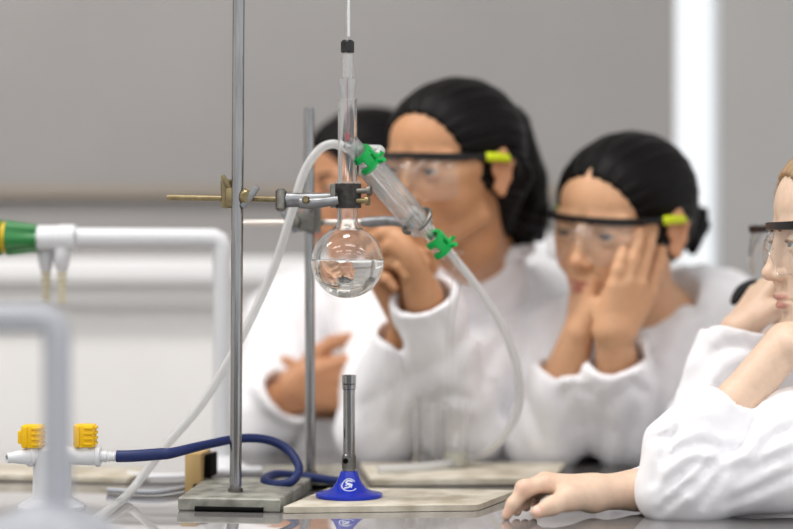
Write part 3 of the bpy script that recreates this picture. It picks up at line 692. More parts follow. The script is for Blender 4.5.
# ------------------------------------------------------------------ implicit-surface modelling for people
class Field:
    def __init__(s, lo, hi, res):
        s.o = np.array(lo, dtype=np.float64); s.res = res
        s.n = np.ceil((np.array(hi) - s.o) / res).astype(int) + 1
        s.f = np.full(s.n, 1.0, dtype=np.float32)
        s.ax = [(s.o[i] + res * np.arange(s.n[i])).astype(np.float32) for i in range(3)]
    def blk(s, lo, hi):
        i0 = np.clip(np.floor((np.array(lo) - s.o) / s.res).astype(int), 0, s.n)
        i1 = np.clip(np.ceil((np.array(hi) - s.o) / s.res).astype(int) + 1, 0, s.n)
        if np.any(i1 <= i0): return None
        sl = tuple(slice(a, b) for a, b in zip(i0, i1))
        return sl, s.ax[0][sl[0]][:, None, None], s.ax[1][sl[1]][None, :, None], s.ax[2][sl[2]][None, None, :]
    def comb(s, sl, d, k, op):
        F = s.f[sl]
        if op == 'u':
            h = np.maximum(k - np.abs(F - d), 0) / k; s.f[sl] = np.minimum(F, d) - h * h * k * 0.25
        else:
            d = -d; h = np.maximum(k - np.abs(F - d), 0) / k; s.f[sl] = np.maximum(F, d) + h * h * k * 0.25
    def cap(s, a, b, ra, rb=None, k=0.01, op='u', cut=False):
        rb = ra if rb is None else rb
        a = np.array(a, dtype=np.float64); b = np.array(b, dtype=np.float64); m = max(ra, rb) + k + 2 * s.res
        B = s.blk(np.minimum(a, b) - m, np.maximum(a, b) + m)
        if B is None: return s
        sl, X, Y, Z = B; ab = b - a; L2 = max(float(ab @ ab), 1e-12)
        tt = ((X - a[0]) * ab[0] + (Y - a[1]) * ab[1] + (Z - a[2]) * ab[2]) / L2
        t = np.clip(tt, 0, 1)
        d = np.sqrt((X - a[0] - t * ab[0]) ** 2 + (Y - a[1] - t * ab[1]) ** 2 + (Z - a[2] - t * ab[2]) ** 2) - (ra + (rb - ra) * t)
        if cut: d = np.maximum(d, (tt - 1) * math.sqrt(L2))
        s.comb(sl, d.astype(np.float32), max(k, 1e-5), op); return s
    def ell(s, c, r, R=None, k=0.01, op='u'):
        c = np.array(c, dtype=np.float64); r = np.array(r, dtype=np.float64); m = r.max() + k + 2 * s.res
        B = s.blk(c - m, c + m)
        if B is None: return s
        sl, X, Y, Z = B; R = np.eye(3) if R is None else np.array(R)
        q = [((X - c[0]) * R[0][i] + (Y - c[1]) * R[1][i] + (Z - c[2]) * R[2][i]) for i in range(3)]
        k0 = np.sqrt(sum((q[i] / r[i]) ** 2 for i in range(3))); k1 = np.sqrt(sum((q[i] / r[i] ** 2) ** 2 for i in range(3)))
        d = k0 * (k0 - 1) / np.maximum(k1, 1e-6)
        s.comb(sl, d.astype(np.float32), max(k, 1e-5), op); return s
    def chain(s, pts, rs, k=0.006, op='u'):
        rs = rs if isinstance(rs, (list, tuple)) else [rs] * len(pts)
        for i in range(len(pts) - 1): s.cap(pts[i], pts[i + 1], rs[i], rs[i + 1], k, op)
        return s
    def warp(s, fn, band=0.03):
        idx = np.nonzero(np.abs(s.f) < band)
        p = [s.ax[i][idx[i]].astype(np.float64) for i in range(3)]
        s.f[idx] += fn(*p).astype(np.float32); return s
    def mesh(s):
        f = s.f; ins = f < 0; n = s.n
        cnt = np.zeros(n - 1, dtype=np.int8)
        for dx in (0, 1):
            for dy in (0, 1):
                for dz in (0, 1): cnt += ins[dx:n[0] - 1 + dx, dy:n[1] - 1 + dy, dz:n[2] - 1 + dz]
        ids = np.array(np.nonzero((cnt > 0) & (cnt < 8))).T
        idx = -np.ones(n - 1, dtype=np.int64); idx[ids[:, 0], ids[:, 1], ids[:, 2]] = np.arange(len(ids))
        pos = np.zeros((len(ids), 3)); num = np.zeros(len(ids))
        cs = [(x, y, z) for x in (0, 1) for y in (0, 1) for z in (0, 1)]
        for p in cs:
            for axis in range(3):
                if p[axis]: continue
                q = list(p); q[axis] = 1
                fa = f[ids[:, 0] + p[0], ids[:, 1] + p[1], ids[:, 2] + p[2]].astype(np.float64)
                fb = f[ids[:, 0] + q[0], ids[:, 1] + q[1], ids[:, 2] + q[2]].astype(np.float64)
                cr = (fa < 0) != (fb < 0); t = np.where(cr, fa / np.where(cr, fa - fb, 1), 0)
                pp = np.array(p, dtype=float)[None, :].repeat(len(ids), 0); pp[:, axis] += t
                pos += pp * cr[:, None]; num += cr
        v = s.o + (ids + pos / num[:, None]) * s.res
        faces = []
        for axis in range(3):
            u, w = [(1, 2), (2, 0), (0, 1)][axis]
            a = [slice(None)] * 3; b_ = [slice(None)] * 3
            a[axis] = slice(0, n[axis] - 1); b_[axis] = slice(1, n[axis])
            for q in (u, w): a[q] = slice(1, n[q] - 1); b_[q] = slice(1, n[q] - 1)
            ia = ins[tuple(a)]; ib = ins[tuple(b_)]
            e = np.array(np.nonzero(ia != ib)).T
            if len(e) == 0: continue
            sgn = ia[e[:, 0], e[:, 1], e[:, 2]]
            e = e.copy(); e[:, u] += 1; e[:, w] += 1
            def cell(du, dw):
                c = e.copy(); c[:, u] += du; c[:, w] += dw; return idx[c[:, 0], c[:, 1], c[:, 2]]
            qd = np.stack([cell(-1, -1), cell(0, -1), cell(0, 0), cell(-1, 0)], 1)
            qd[~sgn] = qd[~sgn][:, ::-1]; faces.append(qd)
        fc_ = np.concatenate(faces)
        return v, fc_[(fc_ >= 0).all(1)]

def relax(v, f, it=2, lam=0.5):
    e = np.concatenate([f[:, [0, 1]], f[:, [1, 2]], f[:, [2, 3]], f[:, [3, 0]]])
    for i in range(it):
        for l in (lam, -lam * 0.92):
            acc = np.zeros_like(v); c = np.zeros(len(v))
            for j in range(3): acc[:, j] = np.bincount(e[:, 0], v[e[:, 1], j], len(v)) + np.bincount(e[:, 1], v[e[:, 0], j], len(v))
            c = np.bincount(e[:, 0], minlength=len(v)) + np.bincount(e[:, 1], minlength=len(v))
            v = v + l * (acc / np.maximum(c, 1)[:, None] - v)
    return v

def mesh_obj(name, parts, m, parent=None, origin=None, attrs=None, it=2):
    vs = []; fs = []; b = 0
    for fld in parts:
        v, f = fld.mesh(); v = relax(v, f, it); vs.append(v); fs.append(f + b); b += len(v)
    v = np.concatenate(vs); f = np.concatenate(fs)
    o0 = np.array(parent.location if parent is not None else origin)
    me = bpy.data.meshes.new(name)
    me.vertices.add(len(v)); me.vertices.foreach_set('co', (v - o0).astype(np.float32).ravel())
    me.loops.add(len(f) * 4); me.loops.foreach_set('vertex_index', f.astype(np.int32).ravel())
    me.polygons.add(len(f)); me.polygons.foreach_set('loop_start', (np.arange(len(f)) * 4).astype(np.int32))
    me.polygons.foreach_set('loop_total', np.full(len(f), 4, dtype=np.int32))
    me.update(calc_edges=True); me.validate()
    me.polygons.foreach_set('use_smooth', np.ones(len(me.polygons), dtype=bool))
    if attrs:
        for nm, fn in attrs.items():
            d = fn(v)
            if d.shape[1] == 4:
                at = me.attributes.new(nm, 'FLOAT_COLOR', 'POINT'); at.data.foreach_set('color', d.astype(np.float32).ravel())
            else:
                at = me.attributes.new(nm, 'FLOAT_VECTOR', 'POINT'); at.data.foreach_set('vector', d.astype(np.float32).ravel())
    me.update(); me.materials.append(MAT[m])
    o = bpy.data.objects.new(name, me); COL.objects.link(o)
    if parent is not None: o.parent = parent
    else: o.location = tuple(o0)
    return o

class Head:
    """head frame in millimetres: x = the subject's left, y = forward, z = up; origin between the ears at eye level"""
    def __init__(s, o, yaw, pitch, roll=0, scale=1.0):
        y, p = math.radians(yaw), math.radians(pitch)
        F = V((-math.sin(y) * math.cos(p), -math.cos(y) * math.cos(p), -math.sin(p)))
        U = V((-math.sin(y) * -math.sin(p) * -1, -math.cos(y) * math.sin(p), math.cos(p)))
        U = (V((0, 0, 1)) - F * F.z).normalized()
        U = Matrix.Rotation(math.radians(roll), 3, F) @ U
        X = U.cross(F); s.X, s.F, s.U, s.o, s.s = X, F, U, V(o), scale
        s.R = [[X[i], F[i], U[i]] for i in range(3)]
    def __call__(s, x, y, z): return s.o + (s.X * x + s.F * y + s.U * z) * 0.001 * s.s
    def local(s, v):
        d = (v - np.array(s.o)) / (0.001 * s.s)
        return np.stack([d @ np.array(s.X), d @ np.array(s.F), d @ np.array(s.U)], 1)

def head_field(H, res, neck_to, young=True):
    k = 0.001 * H.s
    corners = [np.array(H(x, y, z)) for x in (-95, 95) for y in (-120, 125) for z in (-125, 120)] + [np.array(neck_to) + q * 0.06 for q in (-1, 1)]
    F = Field(np.min(corners, 0), np.max(corners, 0), res)
    def E(c, r, kk=8, op='u', rot=None):
        F.ell(H(*c), [q * k for q in r], H.R, kk * k, op)
    def C(a, b, ra, rb=None, kk=6, op='u'): F.cap(H(*a), H(*b), ra * k, (ra if rb is None else rb) * k, kk * k, op)
    E((0, -14, 30), (73, 91, 76), 1)              # cranium
    E((0, 24, 36), (61, 56, 54), 12)              # forehead
    E((0, 22, -26), (58, 60, 66), 14)             # face mass
    for s in (-1, 1):
        E((s * 34, 47, -30), (25, 27, 26), 16)    # cheeks
        C((s * 47, 2, -58), (s * 14, 60, -92), 15, 14, 16)   # jaw line
        C((s * 54, 30, 4), (s * 44, 55, -6), 14, 14, 14)     # cheekbone / outer orbit
        C((s * 12, 74, 17), (s * 46, 62, 15), 9, 8, 10)      # brow ridge
    E((0, 69, -92), (19, 15, 15), 16)             # chin
    E((0, 62, -62), (31, 23, 28), 14)             # muzzle
    # eye sockets
    for s in (-1, 1):
        E((s * 30, 90, -1), (19, 16, 12), 10, 's')
        E((s * 30, 68.5, -1), (14.5, 14.5, 13.5), 3)             # lids over the globe
        C((s * 39.5, 77, 0.0), (s * 21.5, 80.5, -1.8), 1.9, 1.9, 3.0, 's')   # lid opening
        C((s * 34, 83, -0.8), (s * 25, 84, -1), 3.7, 3.5, 3, 's')
    # nose
    C((0, 79.5, 6), (0, 92, -28), 7.0, 8.0, 9)
    E((0, 95, -31), (9.2, 8.5, 8), 5)
    for s in (-1, 1):
        E((s * 9.5, 86, -34), (6.6, 8.5, 6.2), 4)
        E((s * 5.6, 92, -40), (2.8, 4, 3), 2.5, 's')
    C((0, 88, -43), (0, 86, -51), 3.0, 3.0, 6)
    # lips
    for s in (-1, 1):
        C((s * 21, 76, -61), (s * 4, 88, -56.2), 2.6, 4.4, 4)
        C((s * 19, 76, -62.5), (s * 3, 86, -67), 2.8, 4.8, 4)
        C((s * 22, 79, -61.2), (0, 94.5, -60.8), 0.6, 1.3, 2.5, 's')
        C((s * 24, 78, -62), (s * 22, 77, -63), 1.5, 1.5, 4, 's')
    C((-8, 86, -75), (8, 86, -75), 3, 3, 8, 's')
    # ears
    for s in (-1, 1):
        for a, b, r in [((74, 2, -22), (78, -2, -28), 5.5), ((78, -2, -28), (80, -12, -12), 4.6), ((80, -12, -12), (82, -16, 8), 4.2), ((82, -16, 8), (78, -6, 22), 4.0), ((78, -6, 22), (73, 6, 16), 3.8), ((73, 6, 16), (73, 6, -4), 3.5)]:
            C((s * a[0], a[1], a[2]), (s * b[0], b[1], b[2]), r, r, 4)
        E((s * 74, -5, -2), (5, 11, 22), 4)
        E((s * 80, -2, 2), (3.5, 6, 11), 4, 's')
    # neck
    C((0, -22, -50), (0, -26, -92), 47, 44, 18)
    F.cap(H(0, -26, -92), neck_to, 44 * k, 50 * k, 14 * k)
    return F

def smooth01(x): x = np.clip(x, 0, 1); return x * x * (3 - 2 * x)
def skin_color(H, base, lip, blush, hands=()):
    base = np.array(base); lip = np.array(lip); blush = np.array(blush)
    def fn(v):
        q = H.local(v); c = np.tile(base, (len(v), 1))
        def blob(ctr, r, col, amt, soft=0.4):
            nonlocal c
            d = np.sqrt((((q - np.array(ctr)) / np.array(r)) ** 2).sum(1)); w = smooth01((1 - d) / soft) * amt
            c = c * (1 - w[:, None]) + np.array(col) * w[:, None]
        for s in (-1, 1):
            blob((s * 38, 62, -32), (30, 30, 26), blush, 0.45, 0.9)
            blob((s * 78, -6, -2), (12, 26, 40), blush, 0.4, 0.5)
        blob((0, 96, -32), (14, 14, 14), blush, 0.4, 0.8)
        blob((0, 84, -57), (22, 14, 4.6), lip, 0.9, 0.35); blob((0, 84, -66), (19, 14, 5.6), lip, 0.9, 0.35)
        for ctr, r, amt in hands:
            d = np.sqrt(((v - np.array(ctr)) ** 2).sum(1)); w = smooth01(1 - d / r) * amt
            c = c * (1 - w[:, None]) + blush * w[:, None]
        return np.concatenate([c, np.ones((len(v), 1))], 1)
    return fn

def eyes(H, root, iris):
    for s in (-1, 1):
        c = H(s * 30, 68.5, -1); r = 12.6 * 0.001 * H.s
        e = MB().lathe([(r * math.sin(t), -r * math.cos(t)) for t in np.linspace(0, math.pi, 14)], c, H.F, 20, cap=False).build('eye', 'eyew', root)
        look = (H.F + H.X * 0.0 - H.U * 0.05).normalized()
        MB().lathe([(0.0068 * H.s, r * 0.86), (0.0062 * H.s, r * 0.915), (0.003 * H.s, r * 1.0), (0.0, r * 1.02)], c, look, 18, cap=False).build('iris', iris, e)

def brows(H, root, m):
    for s in (-1, 1):
        lash = []
        for a in np.linspace(-46, 50, 11):
            e = math.radians(16 * (1 - (a / 54) ** 2) + 1); ar = math.radians(a)
            lash.append(H(s * (30 + 14.9 * math.sin(ar) * math.cos(e)), 68.5 + 14.9 * math.cos(ar) * math.cos(e), -1 + 14.9 * math.sin(e)))
        MB().tube(lash, [0.0005] + [0.0011] * 9 + [0.0004], 6).build('eyelashes', m, root)
        MB().tube([H(s * 12, 83.5, 14), H(s * 24, 82, 18.5), H(s * 38, 74, 19.5), H(s * 48, 64.5, 15)], [0.0019, 0.0026, 0.0022, 0.001], 8, smooth=4).build('eyebrow', m, root)

def strand_attr(H, fx=26, fy=0.02):
    def fn(v):
        q = H.local(v); ph = np.arctan2(q[:, 0], q[:, 2] + 10)
        return np.stack([ph * fx, q[:, 1] * fy, q[:, 2] * fy], 1)
    return fn

def hair_field(H, res, extra, part=True, line=56, thick=0, wide=80):
    k = 0.001 * H.s
    pts = [np.array(H(x, y, z)) for x in (-100, 100) for y in (-135, 100) for z in (-70, 130)] + [np.array(p) + q * (r + 0.01) for ch in extra for p, r in ch for q in (-1, 1)]
    F = Field(np.min(pts, 0), np.max(pts, 0), res)
    F.ell(H(0, -15, 31), [(79 + thick) * k, (98 + thick) * k, (82 + thick) * k], H.R, 0.004)
    F.ell(H(0, 20, 40), [(66 + thick) * k, (60 + thick) * k, (58 + thick) * k], H.R, 0.012)
    F.ell(H(0, -50, 0), [62 * k, 55 * k, 64 * k], H.R, 0.014)
    # open the face
    F.ell(H(0, 92, line - 90), [wide * k, 78 * k, 92 * k], H.R, 6 * k, 's')
    F.ell(H(0, 48, -62), [100 * k, 56 * k, 74 * k], H.R, 8 * k, 's')
    for s in (-1, 1):
        F.ell(H(s * 84, 2, -8), [16 * k, 20 * k, 32 * k], H.R, 5 * k, 's')
    if part:
        F.chain([H(0, 78, 66), H(0, 60, 92), H(0, 30, 112), H(0, -10, 118)], [5.5 * k, 5.5 * k, 5 * k, 3 * k], 0.004, 's')
    for ch in extra: F.chain([p for p, r in ch], [r for p, r in ch], 0.012)
    def rid(x, y, z):
        q = H.local(np.stack([x, y, z], 1)); ph = np.arctan2(q[:, 0], q[:, 2] + 10)
        return 0.0007 * np.sin(ph * 34 + 0.02 * q[:, 1]) + 0.0006 * np.sin(ph * 71 + 1.3 + 0.03 * q[:, 1])
    F.warp(rid, 0.012)
    return F

def glasses(H, label, lime=True, fw=0.0):
    root = empty('safety_glasses', H(0, 98, 18), label, 'safety glasses', 'clear safety glasses')
    def arc(t, z, off=0.0):
        a = math.radians(76) * t; return H((69 + off) * math.sin(a), 40 + fw + (48 + off) * math.cos(a), z)
    N_ = 33; ts = np.linspace(-1, 1, N_)
    # brow bar
    m = MB(); rows = []
    for t in ts:
        zc = 17 + 2.5 * (1 - abs(t)) ; hgt = 4.2 + 1.0 * abs(t)
        rows.append([arc(t, zc + hgt, 3), arc(t, zc + hgt, 0), arc(t, zc - hgt, -1.5), arc(t, zc - hgt * 0.8, 2.5), arc(t, zc + hgt, 3)])
    m.strip(rows); m.add(rows[0][:4], [(0, 1, 2, 3)]); m.add(rows[-1][:4], [(3, 2, 1, 0)]); m.build('brow_bar', 'black', root, angle=50)
    # one-piece wrap lens with a nose notch
    m = MB(); rows = []
    for t in np.linspace(-0.8, 0.8, 49):
        x = 69 * math.sin(math.radians(76) * t); ax_ = abs(x)
        zb = -33 + 6 * max(0, abs(t) - 0.6) / 0.4 * 2
        if ax_ < 22: zb = -33 + 27 * math.cos(ax_ / 22 * math.pi / 2) ** 1.2
        rows.append([arc(t, 15 + (zb - 15) * q, -0.5 + 11 * math.sin(q * 2.2) * (1 - abs(t) * 0.6)) for q in np.linspace(0, 1, 9)])
    m.strip(rows); lo = m.build('lens', 'lens', root, angle=60)
    m = MB(); m.tube([r[-1] for r in rows], 0.0009 * H.s, 6); m.build('lens_rim', 'lens', root)
    for s in (-1, 1):
        ends = 'hiviz' if lime else 'black'
        m = MB(); m.tube([arc(s * 0.97, 17, 1), H(s * 73, 42, 17), H(s * 78, 22, 16)], [0.0042, 0.0036, 0.0034], 8, smooth=3); tm = m.build('temple', 'black', root)
        m = MB(); R = Matrix((H.X * s, H.F, H.U)).transposed()
        m.tube([H(s * 77.5, 28, 16), H(s * 79, 24, 16), H(s * 82, 8, 15), H(s * 84, -6, 13), H(s * 84, -9, 12)], [0.0036, 0.0062, 0.0060, 0.0056, 0.003], 10, smooth=3); m.build('temple_pad', ends, tm)
        MB().tube([H(s * 84, -6, 13), H(s * 84, -24, 10), H(s * 82, -34, -6)], [0.003, 0.0026, 0.0022], 8, smooth=3).build('ear_hook', 'black', root)
    MB().tube([H(-9, 92, -6), H(-4, 94, 6), H(4, 94, 6), H(9, 92, -6)], 0.0018, 6, smooth=4).build('nose_pad', 'lens', root)
    return root

def hand(F, W, D, S, N, curls, size=0.9, thumb=None, spread=0.06):
    """W wrist, D along the palm, S towards the thumb, N out of the palm; curls: (mcp, pip, dip) degrees per finger"""
    D, S, N = V(D).normalized(), V(S), V(N)
    S = (S - D * S.dot(D)).normalized(); N0 = D.cross(S); N = N0 if N0.dot(N) > 0 else -N0
    q = size; off = [(0.076, 0.024), (0.079, 0.005), (0.074, -0.014), (0.066, -0.031)]
    seg = [(0.038, 0.023, 0.018), (0.042, 0.026, 0.019), (0.039, 0.025, 0.018), (0.030, 0.019, 0.016)]
    kn = []
    for i in range(4):
        m = W + D * off[i][0] * q + S * off[i][1] * q; kn.append(m)
        F.cap(W + S * off[i][1] * 0.55 * q, m, 0.0150 * q, 0.0110 * q, 0.009)
    pts_all = []
    for i in range(4):
        p = kn[i]; a = 0; sp = (1.5 - i) * spread
        for j in range(3):
            a += math.radians(curls[i][j]); d = (D + S * sp).normalized() * math.cos(a) + N * math.sin(a)
            r0 = (0.0094, 0.0085, 0.0077)[j] * q * (0.9 if i == 3 else 1); r1 = (0.0086, 0.0078, 0.0068)[j] * q * (0.9 if i == 3 else 1)
            e = p + d * seg[i][j] * q; F.cap(p, e, r0, r1, 0.0035); p = e; pts_all.append(p)
    t0 = W + D * 0.012 * q + S * 0.014 * q + N * 0.006 * q
    if thumb is None: thumb = [(0.038, 0.040, 0.012), (0.062, 0.050, 0.022), (0.086, 0.052, 0.030)]
    tp = [t0] + [W + D * a * q + S * b * q + N * c * q for a, b, c in thumb]
    F.cap(tp[0], tp[1], 0.0150 * q, 0.0120 * q, 0.010); F.cap(tp[1], tp[2], 0.0110 * q, 0.0098 * q, 0.006); F.cap(tp[2], tp[3], 0.0098 * q, 0.0078 * q, 0.005)
    return kn, pts_all

def box_field(pts, pad, res):
    a = np.array([tuple(p) for p in pts]); return Field(a.min(0) - pad, a.max(0) + pad, res)

def arm_skin(W, E, res, reach=0.17, r=(0.021, 0.034)):
    F = Field(np.minimum(np.array(W), np.array(E)) - reach, np.maximum(np.array(W), np.array(E)) + reach, res)
    F.cap(W, W + (E - W) * 0.55, r[0], r[1] * 0.93, 0.012); F.cap(W + (E - W) * 0.55, E, r[1] * 0.93, r[1], 0.012)
    return F

def torso_skin(neck, shL, shR, elL, elR, pel, res=0.008):
    pts = [neck, shL, shR, elL, elR, pel]; F = box_field(pts, 0.16, res)
    mid = (shL + shR) / 2
    F.cap(shL, shR, 0.048, 0.048, 0.02); F.cap(mid, pel, 0.085, 0.11, 0.03); F.cap(neck, mid, 0.048, 0.06, 0.02)
    for s, e in ((shL, elL), (shR, elR)): F.cap(s, e + (s - e) * 0.08, 0.040, 0.024, 0.02)
    return F

def cloth_noise(seed, amp=0.0035, dirs=None):
    r = np.random.RandomState(seed); W = []
    for i in range(4):
        d = r.normal(size=3); d /= np.linalg.norm(d); e = r.normal(size=3); e /= np.linalg.norm(e)
        W.append((d * r.uniform(9, 17), e * r.uniform(6, 11), r.uniform(0, 6.28), r.uniform(0.6, 1.0)))
    def fn(x, y, z):
        o = 0
        for d, e, ph, a in W:
            w = np.sin(2 * math.pi * (e[0] * x + e[1] * y + e[2] * z) * 0.6 + ph)
            o = o + a * (1 - 2 * np.abs(np.sin(math.pi * (d[0] * x + d[1] * y + d[2] * z) + 1.3 * w + ph)))
        return amp * o * 0.35
    return fn

def foldwarp(F, folds):
    """cloth folds: each a polyline seen from the front, pressed in as a valley with a raised lip beside it"""
    def fn(x, y, z):
        px = 396.5 + x * FPX / y; py = 264.5 + (CAM_Z - z) * FPX / y; out = np.zeros_like(px)
        for pts, A, w in folds:
            best = np.full_like(px, 1e9); sg = np.zeros_like(px); tt = np.zeros_like(px); n = len(pts) - 1
            for i in range(n):
                a = np.array(pts[i], float); b = np.array(pts[i + 1], float); ab = b - a
                t = np.clip(((px - a[0]) * ab[0] + (py - a[1]) * ab[1]) / (ab @ ab), 0, 1)
                dx = px - a[0] - t * ab[0]; dy = py - a[1] - t * ab[1]; d = np.hypot(dx, dy); m = d < best
                best = np.where(m, d, best); sg = np.where(m, np.sign(dx * ab[1] - dy * ab[0]), sg); tt = np.where(m, (i + t) / n, tt)
            sd = best * sg; env = np.sin(np.pi * np.clip(tt * 0.86 + 0.07, 0, 1)) ** 0.7
            out += 0.75 * A * env * (np.exp(-(best / w) ** 2) - 0.7 * np.exp(-((sd - 2.0 * w) / (1.5 * w)) ** 2) - 0.25 * np.exp(-((sd + 2.2 * w) / (1.5 * w)) ** 2))
        return out
    return F.warp(fn, 0.025)

def coat_field(neck, shL, shR, arms, pel, res, seed, amp=0.0035, fat=1.0, front=None, extra=None, folds=None):
    """arms: [(shoulder, elbow, cuff, r_shoulder, r_elbow, r_cuff)]"""
    pts = [neck, shL, shR, pel] + [p for a in arms for p in a[:3]]
    F = box_field(pts, 0.17, res); mid = (shL + shR) / 2
    F.cap(shL, shR, 0.070 * fat, 0.070 * fat, 0.03)
    F.cap(mid + V((0, 0, -0.03)), pel, 0.125 * fat, 0.15 * fat, 0.04)
    ax_ = (shL - shR).normalized()
    for s in (-1, 1): F.cap(mid + ax_ * 0.07 * s + V((0, 0, -0.05)), pel + ax_ * 0.08 * s, 0.10 * fat, 0.12 * fat, 0.04)
    F.cap(neck + V((0, 0, -0.02)), mid, 0.060, 0.085, 0.03)
    for sh, el, cu, r0, r1, r2 in arms:
        F.cap(sh, el, r0, r1, 0.022); F.cap(el, cu, r1, r2, 0.016, cut=True)
    if extra: extra(F)
    F.warp(cloth_noise(seed, amp), 0.03)
    if folds: foldwarp(F, folds)
    # hollow cuffs and open neck
    for sh, el, cu, r0, r1, r2 in arms:
        d2 = (cu - el).normalized(); F.cap(cu - d2 * 0.045, cu + d2 * 0.012, (r2 - max(0.0055, 1.7 * res)) * 0.95, r2 - max(0.0050, 1.6 * res), 0.003, 's')
    F.cap(neck + V((0, 0, 0.03)), neck + V((0, 0, 0.10)), 0.052, 0.06, 0.008, 's')
    # collar fold
    c = []
    for t in np.linspace(-150, 150, 15):
        a = math.radians(t); fw = (front if front is not None else V((0, -1, 0))); lt = V((-fw.y, fw.x, 0))
        c.append(neck + (fw * -math.cos(a) + lt * math.sin(a)) * 0.064 + V((0, 0, 0.018 * math.cos(a * 0.7))))
    F.chain(c, 0.0085, 0.008)
    return F

def person(label, H, J, arms, hand_fn, cols, hair, brow, iris, seed, res_h=0.0022, res_c=0.0042, amp=0.0055, front=None, part=True, extra_hair=(), fat=1.0, extra=None, hairline=56, hide_eyes=False, coat_it=2, hand_blush=(), folds=None):
    neck, shL, shR, pel = J['neck'], J['shL'], J['shR'], J['pel']
    HF = head_field(H, res_h, neck)
    fields = [HF] + hand_fn() + [torso_skin(neck, shL, shR, arms[0][1], arms[1][1], pel)]
    root = mesh_obj('person', fields, 'skin', None, origin=V((pel.x, pel.y, pel.z)), attrs={'col': skin_color(H, *cols, hands=hand_blush)})
    tag(root, label, 'person', 'students watching the distillation')
    eyes(H, root, iris); brows(H, root, brow)
    mesh_obj('hair', [hair_field(H, res_h, extra_hair, part, hairline)], hair, root, attrs={'strand': strand_attr(H)}, it=1)
    CF = coat_field(neck, shL, shR, arms, pel, res_c, seed, amp, fat, front, extra, folds)
    mesh_obj('lab_coat', [CF], 'coat', root, it=coat_it)
    return root

ASIAN = (srgb(216, 168, 130), srgb(178, 98, 88), srgb(212, 142, 112))
TAN = (srgb(196, 142, 104), srgb(160, 92, 80), srgb(186, 120, 92))
FAIR = (srgb(228, 198, 174), srgb(200, 140, 128), srgb(224, 172, 150))

ROLL3 = -6
# ---- girl resting her cheek on one hand (centre right)
H3 = Head(P(622, 225, 2.45), 42, 9, ROLL3, 1.07)
J3 = dict(neck=P(658, 322, 2.53), shL=P(712, 322, 2.60), shR=P(568, 352, 2.57), pel=P(660, 540, 2.90))
eL3, eR3 = P(628, 431, 2.45), P(545, 437, 2.46); wL3, wR3 = P(612, 330, 2.362), P(579, 332, 2.40)
def hands3():
    F = arm_skin(wL3, eL3, 0.0022)
    mc = [P(614, 287, 2.352), P(627, 283, 2.354), P(639, 285, 2.362), P(649, 293, 2.376)]
    for i, m_ in enumerate(mc): F.cap(wL3 + V((0.008 * (i - 1), 0, 0)), m_, 0.0165, 0.0115, 0.010)
    for pts in ([mc[0], P(618, 270, 2.350), P(621, 260, 2.353), P(623, 251, 2.356)], [mc[1], P(633, 260, 2.358), P(637, 245, 2.362), P(640, 233, 2.366)],
                [mc[2], P(645, 261, 2.370), P(649, 246, 2.376), P(652, 232, 2.382)], [mc[3], P(656, 271, 2.386), P(660, 259, 2.391), P(662, 250, 2.396)]):
        F.chain(pts, [0.0098, 0.0088, 0.0082, 0.0070], 0.0035)
    F.chain([wL3, P(600, 312, 2.372), P(596, 306, 2.39), P(600, 300, 2.41)], [0.016, 0.0115, 0.0095, 0.0075], 0.007)
    G = arm_skin(wR3, eR3, 0.0026)
    hand(G, wR3, P(583, 300, 2.405) - wR3, V((0.3, -1, 0.1)), V((0.6, 0.6, 0.2)), [(50, 60, 40)] * 4, 0.85)
    return [F, G]
cu = lambda w, e, t: w + (e - w) * t
person('girl with dark tied hair resting her cheek on her hand in a white coat', H3, J3,
       [(J3['shL'], eL3, cu(wL3, eL3, 0.26), 0.072, 0.050, 0.042), (J3['shR'], eR3, cu(wR3, eR3, 0.34), 0.066, 0.048, 0.044)], hands3, ASIAN, 'hair_k', 'brow_k', 'iris_d', 11, hairline=70, folds=[([(690, 275), (668, 315), (655, 350)], 0.006, 7), ([(645, 350), (664, 385), (660, 440)], 0.007, 7), ([(612, 405), (630, 382), (650, 395), (655, 420)], 0.006, 6), ([(596, 372), (625, 368), (650, 352)], 0.005, 5), ([(600, 400), (606, 430), (600, 455)], 0.005, 6), ([(530, 330), (556, 380), (572, 425)], 0.007, 7), ([(520, 380), (535, 420), (545, 450)], 0.006, 6), ([(730, 290), (705, 340), (690, 400)], 0.006, 8), ([(560, 400), (575, 385), (590, 392)], 0.005, 5)],
       front=V((-0.5, -0.86, 0)), extra_hair=[[(H3(0, -85, 0), 0.034), (P(690, 226, 2.545), 0.021)], [(P(688, 222, 2.545), 0.018), (P(698, 216, 2.55), 0.011), (P(704, 211, 2.55), 0.004)], [(P(688, 226, 2.545), 0.018), (P(698, 229, 2.55), 0.010), (P(706, 226, 2.55), 0.003)], [(P(686, 230, 2.545), 0.018), (P(692, 244, 2.55), 0.009), (P(693, 252, 2.55), 0.004)]])
glasses(H3, 'clear safety glasses with lime temple worn by the girl leaning on her hand')

